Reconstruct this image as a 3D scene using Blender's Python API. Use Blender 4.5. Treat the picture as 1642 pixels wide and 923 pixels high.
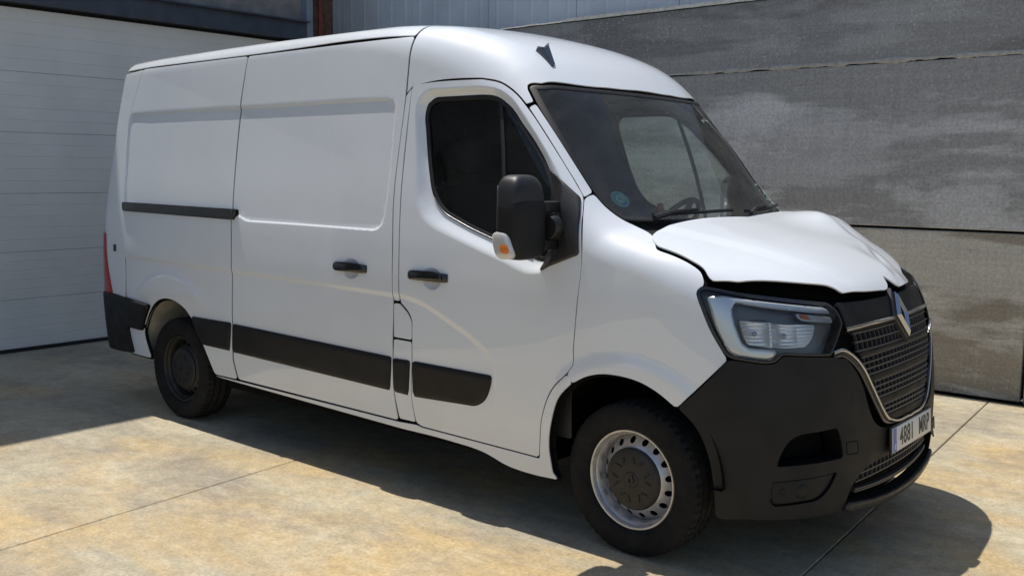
import bpy, bmesh, math, random
import numpy as np
from mathutils import Vector, Matrix
from mathutils.geometry import delaunay_2d_cdt

for o in list(bpy.data.objects):
    bpy.data.objects.remove(o)
scene = bpy.context.scene
COL = scene.collection
random.seed(7)
rng = np.random.default_rng(7)
rad = math.radians

# ------------------------------------------------------------------ camera
def camera_axes(yaw, pitch, roll):
    fw = np.array([math.cos(pitch)*math.cos(yaw), math.cos(pitch)*math.sin(yaw), math.sin(pitch)])
    r = np.cross(fw, [0, 0, 1]); r /= np.linalg.norm(r)
    u = np.cross(r, fw)
    c, s = math.cos(roll), math.sin(roll)
    return c*r+s*u, -s*r+c*u, fw
cx, cy, cz = camera_axes(2.271, -.119, .008)
cam_data = bpy.data.cameras.new('camera')
cam_data.sensor_width = 36
cam_data.lens = 1562.16/1642*36
cam_data.clip_start = .05
cam_data.clip_end = 500
cam = bpy.data.objects.new('camera', cam_data)
COL.objects.link(cam)
mw = Matrix.Identity(4)
for i in range(3):
    mw[i][0] = cx[i]; mw[i][1] = cy[i]; mw[i][2] = -cz[i]
mw[0][3], mw[1][3], mw[2][3] = 2.307, -4.539, 1.710
cam.matrix_world = mw
scene.camera = cam

# ------------------------------------------------------------------ light
SUN_TRAVEL = Vector((.36, -.035, -1.0)).normalized()      # direction the sunlight travels
to_sun = -SUN_TRAVEL
elev = math.asin(to_sun.z)
world = bpy.data.worlds.new('World')
scene.world = world
world.use_nodes = True
wn = world.node_tree.nodes
wl = world.node_tree.links
bg = wn['Background']
sky = wn.new('ShaderNodeTexSky')
sky.sky_type = 'NISHITA'
sky.sun_disc = False
sky.sun_elevation = elev
sky.sun_rotation = math.atan2(to_sun.x, to_sun.y)
sky.air_density = 1.0
sky.dust_density = 1.0
sky.ozone_density = 1.0
wl.new(sky.outputs[0], bg.inputs[0])
bg.inputs[1].default_value = .12
sl = bpy.data.lights.new('sun', 'SUN')
sl.energy = 4.6
sl.angle = rad(.53)
sl.color = (1.0, .955, .88)
sun = bpy.data.objects.new('sun', sl)
COL.objects.link(sun)
sun.rotation_euler = SUN_TRAVEL.to_track_quat('-Z', 'Y').to_euler()
sun.location = (-4, 2, 12)
scene.view_settings.view_transform = 'Standard'
scene.view_settings.look = 'None'
scene.view_settings.exposure = 0.0
scene.view_settings.gamma = 1
scene.view_settings.use_curve_mapping = False

# ------------------------------------------------------------------ the body shape as a solid: F(p) < 0 inside
def cub(xs,ys,x):
    "monotone-ish cubic (Catmull/pchip) interpolation with linear ends"
    xs=np.asarray(xs,float);ys=np.asarray(ys,float);x=np.asarray(x,float)
    h=np.diff(xs);d=np.diff(ys)/h
    m=np.zeros(len(xs));m[0]=d[0];m[-1]=d[-1]
    for i in range(1,len(xs)-1):
        if d[i-1]*d[i]>0:
            w1=2*h[i]+h[i-1];w2=h[i]+2*h[i-1]
            m[i]=(w1+w2)/(w1/d[i-1]+w2/d[i])
    i=np.clip(np.searchsorted(xs,x)-1,0,len(xs)-2)
    t=(x-xs[i])/h[i]
    lo=x<xs[0];hi=x>xs[-1]
    r=(1+2*t)*(1-t)**2*ys[i]+t*(1-t)**2*h[i]*m[i]+t*t*(3-2*t)*ys[i+1]+t*t*(t-1)*h[i]*m[i+1]
    r=np.where(lo,ys[0]+m[0]*(x-xs[0]),r)
    return np.where(hi,ys[-1]+m[-1]*(x-xs[-1]),r)
def smax(a,b,k):
    h=np.maximum(k-np.abs(a-b),0)/k
    return np.maximum(a,b)+h*h*k*.25
def sstep(a,b,x):
    t=np.clip((x-a)/(b-a),0,1);return t*t*(3-2*t)
# width by height
YZ=[.2,.35,.45,.6,.85,1.1,1.3,1.5,1.8,2.1,2.36,2.6]
YV=[.985,1.0,1.012,1.026,1.035,1.033,1.022,1.0,.955,.908,.866,.82]
# roof / windshield / hood centre profile
ZX=[-4.8,-4.5,-3.6,-2.6,-1.7,-1.35,-1.1,-.9,-.75,-.643,-.087,-.02,.12,.32,.52,.66,.77,.87]
ZV=[2.47,2.495,2.515,2.525,2.525,2.50,2.445,2.37,2.28,2.185,1.535,1.49,1.447,1.39,1.318,1.25,1.185,1.08]
# nose centre profile
XZ=[.15,.22,.32,.45,.6,.75,.95,1.1,1.2,1.4]
XV=[.80,.84,.87,.88,.88,.87,.842,.805,.775,.64]
def Ys(x,z):
    b=cub(YZ,YV,z)
    b=b-.03*sstep(-4.1,-4.75,x)-.01*sstep(-3.2,-4.6,x)
    b=b-.035*sstep(-.5,.5,x)-.05*sstep(1.6,2.3,z)*sstep(-1.6,-.6,x)
    return b
def Zt(x,y):
    ay=np.abs(y)
    xx=x+.10*ay**2+.05*ay**4
    crown=.035*ay**2+.02*ay**4
    return cub(ZX,ZV,xx)-crown
def Xf(y,z):
    ay=np.abs(y)
    return cub(XZ,XV,z)-(.17*ay**2+.27*ay**6)
def F(P):
    x,y,z=P[...,0],P[...,1],P[...,2]
    fs=np.abs(y)-Ys(x,z)
    e=.01
    s=(Zt(x+e,y)-Zt(x-e,y))/(2*e)
    ft=(z-Zt(x,y))/np.sqrt(1+s*s)
    s2=(Xf(y,z+e)-Xf(y,z-e))/(2*e); s3=.34*np.abs(y)+1.62*np.abs(y)**5
    ff=(x-Xf(y,z))/np.sqrt(1+s2*s2+s3*s3)
    k=.10+.10*sstep(-2.2,-1.2,x)*sstep(-.2,-.9,x)
    g=smax(fs,ft,k)
    g=smax(g,ff,.10)
    xr=cub([.3,.9,1.3,2.0,2.45],[-4.74,-4.75,-4.74,-4.68,-4.61],z)
    fr=xr-x+.06*np.abs(y)**4
    g=smax(g,fr,.12)
    return g
def solve(O,D,t0,t1,n=90):
    "first crossing of F along O+t D from t0 to t1 (vectorised)"
    O=np.atleast_2d(O);D=np.atleast_2d(D)
    N=max(len(O),len(D));O=np.broadcast_to(O,(N,3));D=np.broadcast_to(D,(N,3))
    ts=np.linspace(t0,t1,n)
    lo=np.full(N,t0,float);hi=np.full(N,np.nan)
    act=np.ones(N,bool)
    for i in range(1,n):
        f=F(O+ts[i]*D)
        hit=act&(f<=0)
        hi[hit]=ts[i];lo[hit]=ts[i-1];act&=~hit
        if not act.any():break
    ok=~np.isnan(hi);h=np.where(ok,hi,t1)
    for _ in range(26):
        m=(lo+h)/2;f=F(O+m[:,None]*D)
        neg=f<=0;h=np.where(neg,m,h);lo=np.where(neg,lo,m)
    return O+h[:,None]*D,ok

def march(O,D,t1):
    "crossing of F along O+t D found by marching from outside, vectorised"
    N=len(O);t=np.zeros(N)
    for _ in range(16):
        t=np.clip(t+.95*F(O+t[:,None]*D),0,t1)
    e=1e-4
    for _ in range(5):
        f=F(O+t[:,None]*D);g=(F(O+(t+e)[:,None]*D)-f)/e
        g=np.where(np.abs(g)<.05,-.05,g)
        t=np.clip(t+np.clip(-f/g,-.05,.05),0,t1)
    return O+t[:,None]*D

# feature outlines on the bodywork, metres: x forward from the front axle, y to the left, z up
D = {}
D['slide'] = [(-2.96, -0.8563, 2.407), (-1.514, -0.8242, 2.415), (-1.504, -0.9063, 2.104), (-1.511, -0.992, 1.56), (-1.49, -1.022, 1.295), (-1.48, -1.034, 1.024), (-1.489, -1.033, 0.7444), (-1.486, -1.02, 0.5216), (-1.471, -1.003, 0.3769), (-2.937, -1.004, 0.3876), (-2.962, -1.017, 0.495), (-2.954, -1.033, 0.7381), (-2.94, -1.028, 1.212), (-2.966, -0.9968, 1.525), (-2.98, -0.9077, 2.102)]
D['quarter'] = [(-4.237, -0.843, 2.404), (-2.974, -0.856, 2.408), (-2.998, -0.9076, 2.103), (-2.982, -0.9968, 1.524), (-2.956, -1.028, 1.211), (-2.971, -1.033, 0.7363), (-2.983, -1.016, 0.4921), (-2.958, -1.004, 0.3845), (-3.203, -1.004, 0.3822), (-3.303, -1.024, 0.567), (-3.426, -1.032, 0.7247), (-3.496, -1.033, 0.7805), (-3.623, -1.033, 0.8287), (-3.775, -1.031, 0.8306), (-3.922, -1.028, 0.7691), (-4.023, -1.022, 0.6527), (-4.059, -1.018, 0.5727), (-4.039, -1.007, 0.462), (-4.01, -0.9978, 0.3838), (-4.353, -0.9847, 0.3835), (-4.293, -1.019, 0.8009), (-4.28, -1.019, 1.085), (-4.317, -0.9957, 1.399), (-4.374, -0.8956, 2.047), (-4.357, -0.8884, 2.1)]
D['sill'] = [(-3.199, -1.002, 0.3701), (-2.954, -1.002, 0.3706), (-1.463, -1.002, 0.3642), (-1.327, -1.002, 0.371), (-1.291, -1.002, 0.3638), (-0.4934, -1, 0.3537), (-0.4867, -1.008, 0.4114), (-0.4609, -1.024, 0.5734), (-0.4003, -1.03, 0.7062), (-0.3116, -1.031, 0.7939), (-0.2822, -1.029, 0.7587), (-0.3674, -1.028, 0.6705), (-0.4116, -1.022, 0.5576), (-0.4348, -1.008, 0.4216), (-0.4218, -0.9943, 0.3009), (-0.3906, -0.9907, 0.2708), (-0.5396, -0.9914, 0.2653), (-0.7004, -0.9924, 0.2758), (-0.8493, -0.9962, 0.3136), (-1.078, -0.9978, 0.3293), (-1.452, -0.9979, 0.3308), (-3.136, -1.002, 0.3645)]
D['pillarB'] = [(-1.493, -0.9064, 2.102), (-1.461, -0.8997, 2.138), (-1.464, -0.9348, 1.923), (-1.459, -0.9802, 1.639), (-1.437, -1.023, 1.288), (-1.428, -1.034, 1.026), (-1.471, -1.034, 1.028), (-1.48, -1.022, 1.296), (-1.501, -0.9919, 1.56)]
D['flap'] = [(-1.471, -1.034, 1.012), (-1.428, -1.034, 1.013), (-1.361, -1.035, 0.9596), (-1.338, -1.035, 0.9258), (-1.338, -1.035, 0.8301), (-1.472, -1.035, 0.8311)]
D['pillarC'] = [(-1.472, -1.035, 0.8193), (-1.339, -1.035, 0.8185), (-1.342, -1.032, 0.7231), (-1.349, -1.017, 0.4986), (-1.335, -1.004, 0.387), (-1.455, -1.004, 0.3867), (-1.476, -1.02, 0.5232), (-1.481, -1.032, 0.7114)]
D['door'] = [(-1.445, -0.8967, 2.154), (-1.289, -0.8879, 2.162), (-0.9941, -0.8655, 2.161), (-0.879, -0.8532, 2.135), (-0.7936, -0.8522, 2.086), (-0.6973, -0.8635, 2.004), (-0.5634, -0.8859, 1.868), (-0.4536, -0.9015, 1.747), (-0.3643, -0.9127, 1.643), (-0.3243, -0.9226, 1.593), (-0.296, -0.9615, 1.522), (-0.2608, -1.014, 1.332), (-0.2756, -1.029, 1.087), (-0.2881, -1.031, 0.9109), (-0.2894, -1.031, 0.8371), (-0.3168, -1.031, 0.8004), (-0.4075, -1.031, 0.711), (-0.4687, -1.024, 0.5721), (-0.4944, -1.007, 0.4099), (-0.4999, -1.002, 0.3634), (-1.29, -1.003, 0.3744), (-1.325, -1.005, 0.3888), (-1.341, -1.017, 0.5), (-1.333, -1.032, 0.7243), (-1.329, -1.035, 0.9301), (-1.349, -1.034, 0.9674), (-1.418, -1.034, 1.023), (-1.428, -1.023, 1.289), (-1.449, -0.9801, 1.639), (-1.454, -0.9347, 1.923), (-1.456, -0.9001, 2.135)]
D['window'] = [(-1.368, -0.9189, 2.005), (-1.359, -0.9092, 2.059), (-1.308, -0.9013, 2.091), (-1.012, -0.8842, 2.093), (-0.9089, -0.879, 2.083), (-0.8209, -0.8805, 2.04), (-0.7182, -0.8984, 1.947), (-0.5984, -0.9214, 1.83), (-0.5151, -0.9446, 1.728), (-0.4688, -0.9693, 1.639), (-0.4288, -1.015, 1.37), (-0.4806, -1.022, 1.298), (-0.5178, -1.022, 1.302), (-0.7844, -1.015, 1.377), (-1.044, -1.005, 1.458), (-1.174, -0.9981, 1.515), (-1.242, -0.9878, 1.589), (-1.292, -0.968, 1.712), (-1.349, -0.9329, 1.921)]
D['bevel'] = [(-1.418, -0.9245, 1.98), (-1.415, -0.9082, 2.078), (-1.349, -0.8961, 2.133), (-1.022, -0.8766, 2.131), (-0.8838, -0.8642, 2.113), (-0.7955, -0.8639, 2.064), (-0.6839, -0.8838, 1.958), (-0.5688, -0.9069, 1.839), (-0.474, -0.9268, 1.731), (-0.4187, -0.9362, 1.668), (-0.3538, -1.015, 1.36), (-0.4763, -1.026, 1.238), (-0.5727, -1.027, 1.231), (-0.7066, -1.024, 1.272), (-1.191, -1.011, 1.41), (-1.303, -1.003, 1.476), (-1.344, -0.9941, 1.545), (-1.37, -0.9721, 1.689)]
D['sail'] = [(-0.5187, -0.9403, 1.739), (-0.3271, -0.9284, 1.59), (-0.3001, -0.968, 1.516), (-0.2701, -1.014, 1.342), (-0.494, -1.025, 1.254), (-0.4695, -1.018, 1.342), (-0.4296, -1.014, 1.379), (-0.4688, -0.9693, 1.639)]
D['windiv'] = [(-0.8857, -0.8803, 2.07), (-0.8067, -0.95, 1.784), (-0.7219, -1.016, 1.363)]
D['recess'] = [(-4.359, -0.8883, 2.1), (-3.024, -0.908, 2.1), (-1.61, -0.9082, 2.099), (-1.567, -0.9126, 2.07), (-1.556, -0.9474, 1.849), (-1.553, -0.9888, 1.582), (-1.57, -1.01, 1.416), (-1.625, -1.014, 1.382), (-2.28, -1.014, 1.387), (-2.814, -1.014, 1.387), (-2.897, -1.01, 1.419), (-4.323, -0.9905, 1.439), (-4.384, -0.8948, 2.048)]
D['crease'] = [(-4.299, -1.017, 1.106), (-3.449, -1.032, 1.097), (-2.322, -1.033, 1.087), (-1.482, -1.033, 1.073), (-1.418, -1.033, 1.076), (-1.264, -1.034, 1.051), (-1.063, -1.034, 0.9771), (-0.8687, -1.035, 0.8888), (-0.7853, -1.035, 0.8349), (-0.7547, -1.034, 0.7763), (-0.7589, -1.026, 0.6041), (-0.7804, -0.9993, 0.3437)]
D['trimA'] = [(-3.424, -1.032, 0.7416), (-2.974, -1.033, 0.746), (-2.997, -1.023, 0.5598), (-3.304, -1.023, 0.5627), (-3.376, -1.028, 0.6505)]
D['trimB'] = [(-2.95, -1.033, 0.7425), (-1.495, -1.032, 0.7198), (-1.507, -1.02, 0.5305), (-2.974, -1.023, 0.5566)]
D['trimC'] = [(-1.481, -1.032, 0.7149), (-1.353, -1.032, 0.7182), (-1.365, -1.02, 0.5252), (-1.485, -1.02, 0.5287)]
D['trimD'] = [(-1.333, -1.032, 0.7193), (-0.7725, -1.032, 0.7191), (-0.7893, -1.029, 0.6559), (-0.8252, -1.025, 0.584), (-0.8873, -1.022, 0.5449), (-1.337, -1.02, 0.5246)]
D['rail'] = [(-4.334, -0.9856, 1.472), (-2.905, -1.005, 1.463), (-2.902, -1.009, 1.43), (-2.938, -1.013, 1.396), (-4.323, -0.9943, 1.408)]
D['rbump'] = [(-4.255, -1.021, 0.7864), (-3.942, -1.028, 0.7715), (-4.023, -1.022, 0.6527), (-4.058, -1.018, 0.575), (-4.266, -1.011, 0.5806), (-4.232, -0.9936, 0.3927), (-4.353, -0.9847, 0.3835), (-4.406, -0.9805, 0.381), (-4.363, -1.005, 0.5831)]
D['handle1'] = [(-1.953, -1.029, 1.202), (-1.681, -1.029, 1.203), (-1.679, -1.031, 1.156), (-1.951, -1.031, 1.153)]
D['handle2'] = [(-1.351, -1.029, 1.196), (-1.073, -1.029, 1.195), (-1.071, -1.031, 1.153), (-1.345, -1.032, 1.153)]
D['recess1'] = [(-1.811, -1.03, 1.177)]
D['recess2'] = [(-1.185, -1.031, 1.166)]
D['rbulge'] = [(-3.747, -1.03, 1.047), (-4.062, -1.028, 0.9059), (-3.394, -1.034, 0.9726)]
D['lock'] = [(-4.431, -1.007, 1.138)]
D['ptap'] = [(-4.544, -0.9938, 1.236), (-4.445, -1.008, 0.7726)]
D['fender'] = [(-0.3141, -0.9172, 1.588), (-0.3046, -0.8652, 1.608), (-0.246, -0.8552, 1.551), (-0.1636, -0.8234, 1.491), (-0.1139, -0.7956, 1.465), (-0.0256, -0.8082, 1.432), (0.0753, -0.9263, 1.377), (0.1665, -0.9223, 1.353), (0.2468, -0.9237, 1.323), (0.2957, -0.9299, 1.296), (0.3274, -0.9523, 1.248), (0.3087, -0.965, 1.237), (0.2988, -0.9749, 1.219), (0.3156, -0.979, 1.179), (0.3723, -0.9745, 1.064), (0.4355, -0.9632, 0.9647), (0.4484, -0.9597, 0.9503), (0.2474, -1.002, 0.7276), (0.1586, -1.009, 0.7823), (0.0738, -1.013, 0.8141), (-0.0366, -1.019, 0.8282), (-0.1385, -1.024, 0.8216), (-0.2154, -1.028, 0.7969), (-0.2805, -1.029, 0.759), (-0.3098, -1.031, 0.7956), (-0.2808, -1.031, 0.8342), (-0.2789, -1.03, 0.912), (-0.2665, -1.028, 1.088), (-0.2524, -1.014, 1.332), (-0.289, -0.958, 1.522)]
D['apillar'] = [(-0.6976, -0.8561, 2.016), (-0.6754, -0.8337, 2.031), (-0.5877, -0.8468, 1.94), (-0.4499, -0.8591, 1.784), (-0.3122, -0.8622, 1.618), (-0.3199, -0.9143, 1.596), (-0.3631, -0.905, 1.649), (-0.4511, -0.8954, 1.751), (-0.5606, -0.88, 1.874)]
D['lamp'] = [(0.3053, -0.9712, 1.224), (0.3177, -0.9604, 1.24), (0.3482, -0.9474, 1.24), (0.4521, -0.8974, 1.221), (0.6954, -0.5639, 1.169), (0.7237, -0.5335, 1.139), (0.7511, -0.5248, 1.084), (0.7528, -0.6372, 0.9612), (0.6282, -0.8335, 0.9763), (0.6124, -0.8552, 0.9479), (0.5825, -0.8834, 0.9413), (0.4715, -0.9505, 0.9559), (0.44, -0.9613, 0.97), (0.3769, -0.9728, 1.07), (0.3195, -0.9773, 1.183)]
D['lamp_drl'] = [(0.3441, -0.964, 1.206), (0.4069, -0.9323, 1.214), (0.6984, -0.5737, 1.161), (0.7245, -0.548, 1.131), (0.4563, -0.9165, 1.186), (0.4467, -0.9293, 1.168), (0.4575, -0.9358, 1.121), (0.4932, -0.9327, 1.026), (0.5169, -0.9227, 1.002), (0.606, -0.8517, 0.9956), (0.62, -0.84, 0.9854), (0.6045, -0.8619, 0.9529), (0.4754, -0.9479, 0.9664), (0.4461, -0.9579, 0.9848), (0.3882, -0.9682, 1.086)]
D['lamp_in'] = [(0.4587, -0.9202, 1.173), (0.4753, -0.909, 1.174), (0.7254, -0.5562, 1.125), (0.748, -0.5404, 1.083), (0.7502, -0.6386, 0.9715), (0.6288, -0.8301, 0.9878), (0.5206, -0.9196, 1.007), (0.4995, -0.9288, 1.029)]
D['lamp_refl'] = [(0.48, -0.9245, 1.114), (0.7038, -0.6691, 1.091), (0.7045, -0.7083, 1.03), (0.6943, -0.7378, 1.004), (0.6181, -0.8377, 1.003), (0.52, -0.9189, 1.015), (0.5047, -0.9238, 1.042)]
D['lamp_ind'] = [(0.6432, -0.7399, 1.144), (0.7266, -0.565, 1.118), (0.7393, -0.5601, 1.092), (0.6725, -0.7173, 1.111), (0.6581, -0.7348, 1.122)]
D['bowl'] = [(0.5397, -0.8957, 1.06), (0.6337, -0.8058, 1.052)]
D['bumper'] = [(0.2504, -1.002, 0.7253), (0.4498, -0.9595, 0.9466), (0.4719, -0.9508, 0.9495), (0.583, -0.8839, 0.9352), (0.6148, -0.854, 0.9415), (0.6306, -0.8323, 0.9702), (0.7536, -0.6384, 0.9549), (0.767, -0.6049, 0.9479), (0.7841, -0.553, 0.9401), (0.802, -0.5111, 0.8963), (0.8257, -0.4565, 0.8101), (0.8399, -0.4253, 0.7253), (0.8524, -0.3831, 0.6536), (0.8626, -0.3158, 0.6144), (0.872, -0.2164, 0.602), (0.8794, -0.0583, 0.5983)]
D['bumper2'] = [(0.88, -0.0012, 0.4989), (0.8702, -0.2395, 0.4785), (0.8564, -0.3676, 0.4677), (0.8428, -0.4529, 0.4485), (0.8237, -0.5295, 0.3886), (0.8145, -0.5486, 0.3447), (0.8026, -0.5597, 0.2899), (0.6835, -0.8005, 0.2876), (0.5416, -0.9152, 0.2847), (0.4318, -0.9454, 0.2674), (0.4161, -0.9496, 0.2784), (0.4102, -0.9633, 0.4053), (0.3842, -0.9787, 0.5514), (0.3195, -0.9929, 0.6682)]
D['pocket'] = [(0.6375, -0.867, 0.5159), (0.652, -0.8533, 0.5763), (0.6791, -0.8244, 0.6316), (0.7057, -0.7913, 0.6502), (0.7915, -0.6347, 0.6624), (0.8023, -0.6115, 0.6062), (0.8082, -0.5939, 0.5283)]
D['fog'] = [(0.6252, -0.8781, 0.4526), (0.7987, -0.6218, 0.4743), (0.7798, -0.665, 0.4018), (0.7565, -0.7069, 0.3641), (0.7184, -0.7682, 0.3552), (0.634, -0.8639, 0.3455), (0.6204, -0.8778, 0.3665)]
D['fogl'] = [(0.717, -0.7763, 0.405), (0.664, -0.8396, 0.4039)]
D['tow'] = [(0.8122, -0.581, 0.5917), (0.8318, -0.5066, 0.5884), (0.8345, -0.4944, 0.5332), (0.8145, -0.5733, 0.5385)]
D['lipT'] = [(0.8143, -0.5478, 0.3417), (0.8524, -0.3384, 0.339), (0.8749, -0.0921, 0.3765), (0.8759, 0.1532, 0.4386)]
D['lipB'] = [(0.8022, -0.5582, 0.2866), (0.8447, -0.163, 0.2436), (0.8603, 0.0829, 0.2799), (0.8609, 0.279, 0.3559)]
D['grille'] = [(0.6963, -0.5502, 1.172), (0.7016, -0.4506, 1.19), (0.7475, -0.1689, 1.174), (0.7605, -0.0049, 1.163)]
D['grille2'] = [(0.7259, -0.5256, 1.138), (0.7528, -0.5186, 1.084), (0.7545, -0.6291, 0.9681), (0.7703, -0.5767, 0.9761), (0.7891, -0.5262, 0.9503), (0.8116, -0.466, 0.8962), (0.8357, -0.4029, 0.8028), (0.853, -0.3414, 0.715), (0.8653, -0.2752, 0.6518), (0.8733, -0.1919, 0.6259), (0.8798, -0.0198, 0.6144)]
D['chrU'] = [(0.7553, -0.625, 0.9716), (0.7698, -0.5758, 0.9799), (0.7913, -0.515, 0.953), (0.8139, -0.4526, 0.8972), (0.8382, -0.3874, 0.8019), (0.8555, -0.3217, 0.7132), (0.867, -0.2593, 0.6476), (0.8737, -0.187, 0.6222), (0.8797, -0.0217, 0.6162), (0.8697, 0.2342, 0.6382)]
D['chrB'] = [(0.7622, -0.519, 1.058), (0.7923, -0.314, 1.065), (0.8086, -0.0594, 1.063)]
D['r1t'] = [(0.7712, -0.4989, 1.045), (0.8127, -0.0762, 1.051)]
D['r1b'] = [(0.8002, -0.4628, 0.9643), (0.8345, -0.0855, 0.9802)]
D['r2t'] = [(0.8142, -0.4165, 0.9326), (0.8383, -0.1638, 0.9453), (0.8399, -0.0074, 0.9609)]
D['r2b'] = [(0.8342, -0.3703, 0.8504), (0.8502, -0.186, 0.8652), (0.8518, 0.045, 0.891)]
D['r3t'] = [(0.8393, -0.3635, 0.8199), (0.8552, -0.1943, 0.8259), (0.8574, 0.069, 0.8504)]
D['r3b'] = [(0.8531, -0.3193, 0.7416), (0.8672, -0.1291, 0.7492), (0.8623, 0.1627, 0.7821)]
D['r4t'] = [(0.8601, -0.284, 0.7072), (0.8722, -0.0774, 0.7147), (0.8611, 0.244, 0.7359)]
D['r4b'] = [(0.866, -0.2588, 0.6643), (0.8759, -0.0843, 0.6694), (0.8633, 0.2563, 0.7006)]
D['logo'] = [(0.7561, 0.0232, 1.169), (0.7977, -0.0113, 1.091), (0.838, -0.0031, 0.9703), (0.8032, 0.1281, 1.072), (0.7855, 0.1018, 1.115)]
D['ws_side'] = [(-0.7402, -0.8059, 2.116), (-0.7359, -0.794, 2.126), (-0.7141, -0.7728, 2.128)]
D['ws_top'] = [(-0.6965, -0.7559, 2.125), (-0.6322, -0.5359, 2.128), (-0.5983, -0.2825, 2.127), (-0.5792, 0.0803, 2.116), (-0.6317, 0.6427, 2.103)]
D['ws_left'] = [(-0.6686, -0.828, 2.033), (-0.5838, -0.8436, 1.94), (-0.4469, -0.8544, 1.784), (-0.3104, -0.8515, 1.621), (-0.2481, -0.8439, 1.558), (-0.1652, -0.811, 1.496)]
D['ws_bot'] = [(-0.1401, -0.7564, 1.492), (-0.1017, -0.6572, 1.488), (-0.0547, -0.5121, 1.482), (-0.0139, -0.3473, 1.478), (0.027, 0.0418, 1.473)]
D['cap_low'] = [(-1.495, -0.9057, 2.107), (-1.455, -0.8983, 2.146), (-1.29, -0.8871, 2.167), (-0.9958, -0.8636, 2.167), (-0.8801, -0.8501, 2.142), (-0.7928, -0.8486, 2.092), (-0.7152, -0.8561, 2.029), (-0.6846, -0.8298, 2.044), (-0.7381, -0.8127, 2.107), (-0.7486, -0.8002, 2.129), (-0.7392, -0.7853, 2.137)]
D['cap_top'] = [(-0.7021, -0.749, 2.135), (-0.6399, -0.5257, 2.139), (-0.6071, -0.2699, 2.137), (-0.5899, 0.0969, 2.128)]
D['hoodnear'] = [(-0.0342, -0.7947, 1.436), (-0.0046, -0.8412, 1.42), (0.0715, -0.9104, 1.384), (0.1563, -0.9056, 1.362), (0.2396, -0.9117, 1.333), (0.3004, -0.9178, 1.303), (0.3337, -0.9335, 1.27), (0.3553, -0.9349, 1.254), (0.4396, -0.8753, 1.25), (0.5976, -0.634, 1.235), (0.6573, -0.5009, 1.219), (0.679, -0.4743, 1.206), (0.7046, -0.4577, 1.186), (0.7345, -0.3032, 1.177), (0.7541, -0.1085, 1.169)]
D['hoodrear'] = [(-0.0297, -0.7602, 1.44), (-0.0117, -0.3695, 1.476), (0.0197, -0.0763, 1.475), (0.0193, 0.1484, 1.474)]
D['antenna'] = [(-0.8718, -0.5944, 2.318), (-0.8565, -0.5574, 2.314), (-0.8837, -0.4924, 2.338), (-0.7545, -0.5889, 2.237), (-0.7544, -0.6144, 2.231)]
D['sticker'] = [(-0.2421, -0.7303, 1.592)]
# ------------------------------------------------------------------ materials
def new_mat(name):
    m = bpy.data.materials.new(name)
    m.use_nodes = True
    nt = m.node_tree
    return m, nt, nt.nodes['Principled BSDF']
def node(nt, kind, **kw):
    n = nt.nodes.new(kind)
    for k, v in kw.items():
        if k.startswith('i_'):
            n.inputs[k[2:].replace('_', ' ')].default_value = v
        else:
            setattr(n, k, v)
    return n
def ramp(nt, fac, stops, interp='LINEAR'):
    r = nt.nodes.new('ShaderNodeValToRGB')
    r.color_ramp.interpolation = interp
    while len(r.color_ramp.elements) < len(stops):
        r.color_ramp.elements.new(.5)
    for e, (p, c) in zip(r.color_ramp.elements, stops):
        e.position = p
        e.color = (c, c, c, 1) if isinstance(c, (int, float)) else (*c, 1)
    nt.links.new(fac, r.inputs[0])
    return r.outputs[0]
def mix(nt, fac, a, b, blend='MIX'):
    n = nt.nodes.new('ShaderNodeMix'); n.data_type = 'RGBA'; n.blend_type = blend
    for sock, v in ((n.inputs[0], fac), (n.inputs[6], a), (n.inputs[7], b)):
        if hasattr(v, 'is_output'): nt.links.new(v, sock)
        elif isinstance(v, (int, float)): sock.default_value = v
        else: sock.default_value = (*v, 1)
    return n.outputs[2]
def noise(nt, vec, scale, detail=6, rough=.55, dist=0.):
    n = node(nt, 'ShaderNodeTexNoise'); n.inputs['Scale'].default_value = scale
    n.inputs['Detail'].default_value = detail; n.inputs['Roughness'].default_value = rough
    n.inputs['Distortion'].default_value = dist
    nt.links.new(vec, n.inputs['Vector'])
    return n.outputs[0]
def objvec(nt, scale=(1, 1, 1), loc=(0, 0, 0), rot=(0, 0, 0)):
    g = node(nt, 'ShaderNodeNewGeometry')
    m = node(nt, 'ShaderNodeMapping')
    m.inputs['Scale'].default_value = scale; m.inputs['Location'].default_value = loc
    m.inputs['Rotation'].default_value = rot
    nt.links.new(g.outputs['Position'], m.inputs['Vector'])
    return m.outputs[0]
def bump(nt, b, height, strength, dist=.01):
    n = node(nt, 'ShaderNodeBump'); n.inputs['Strength'].default_value = strength
    n.inputs['Distance'].default_value = dist
    nt.links.new(height, n.inputs['Height']); nt.links.new(n.outputs[0], b.inputs['Normal'])
def simple(name, col, rough=.5, metal=0., coat=0., bumpy=0., bscale=400., vary=0., vscale=3., spec=.5):
    m, nt, b = new_mat(name)
    b.inputs['Base Color'].default_value = (*col, 1)
    b.inputs['Roughness'].default_value = rough
    b.inputs['Metallic'].default_value = metal
    b.inputs['Coat Weight'].default_value = coat
    b.inputs['Coat Roughness'].default_value = .03
    b.inputs['Specular IOR Level'].default_value = spec
    v = objvec(nt)
    if vary:
        n = noise(nt, v, vscale, 5)
        c = ramp(nt, n, [(.3, tuple(x*(1-vary) for x in col)), (.7, tuple(min(1, x*(1+vary)) for x in col))])
        nt.links.new(c, b.inputs['Base Color'])
        r = ramp(nt, noise(nt, v, vscale*3, 4), [(.3, max(.02, rough-.08)), (.7, min(1, rough+.1))])
        nt.links.new(r, b.inputs['Roughness'])
    if bumpy:
        bump(nt, b, noise(nt, v, bscale, 3), bumpy, .002)
    return m
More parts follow.
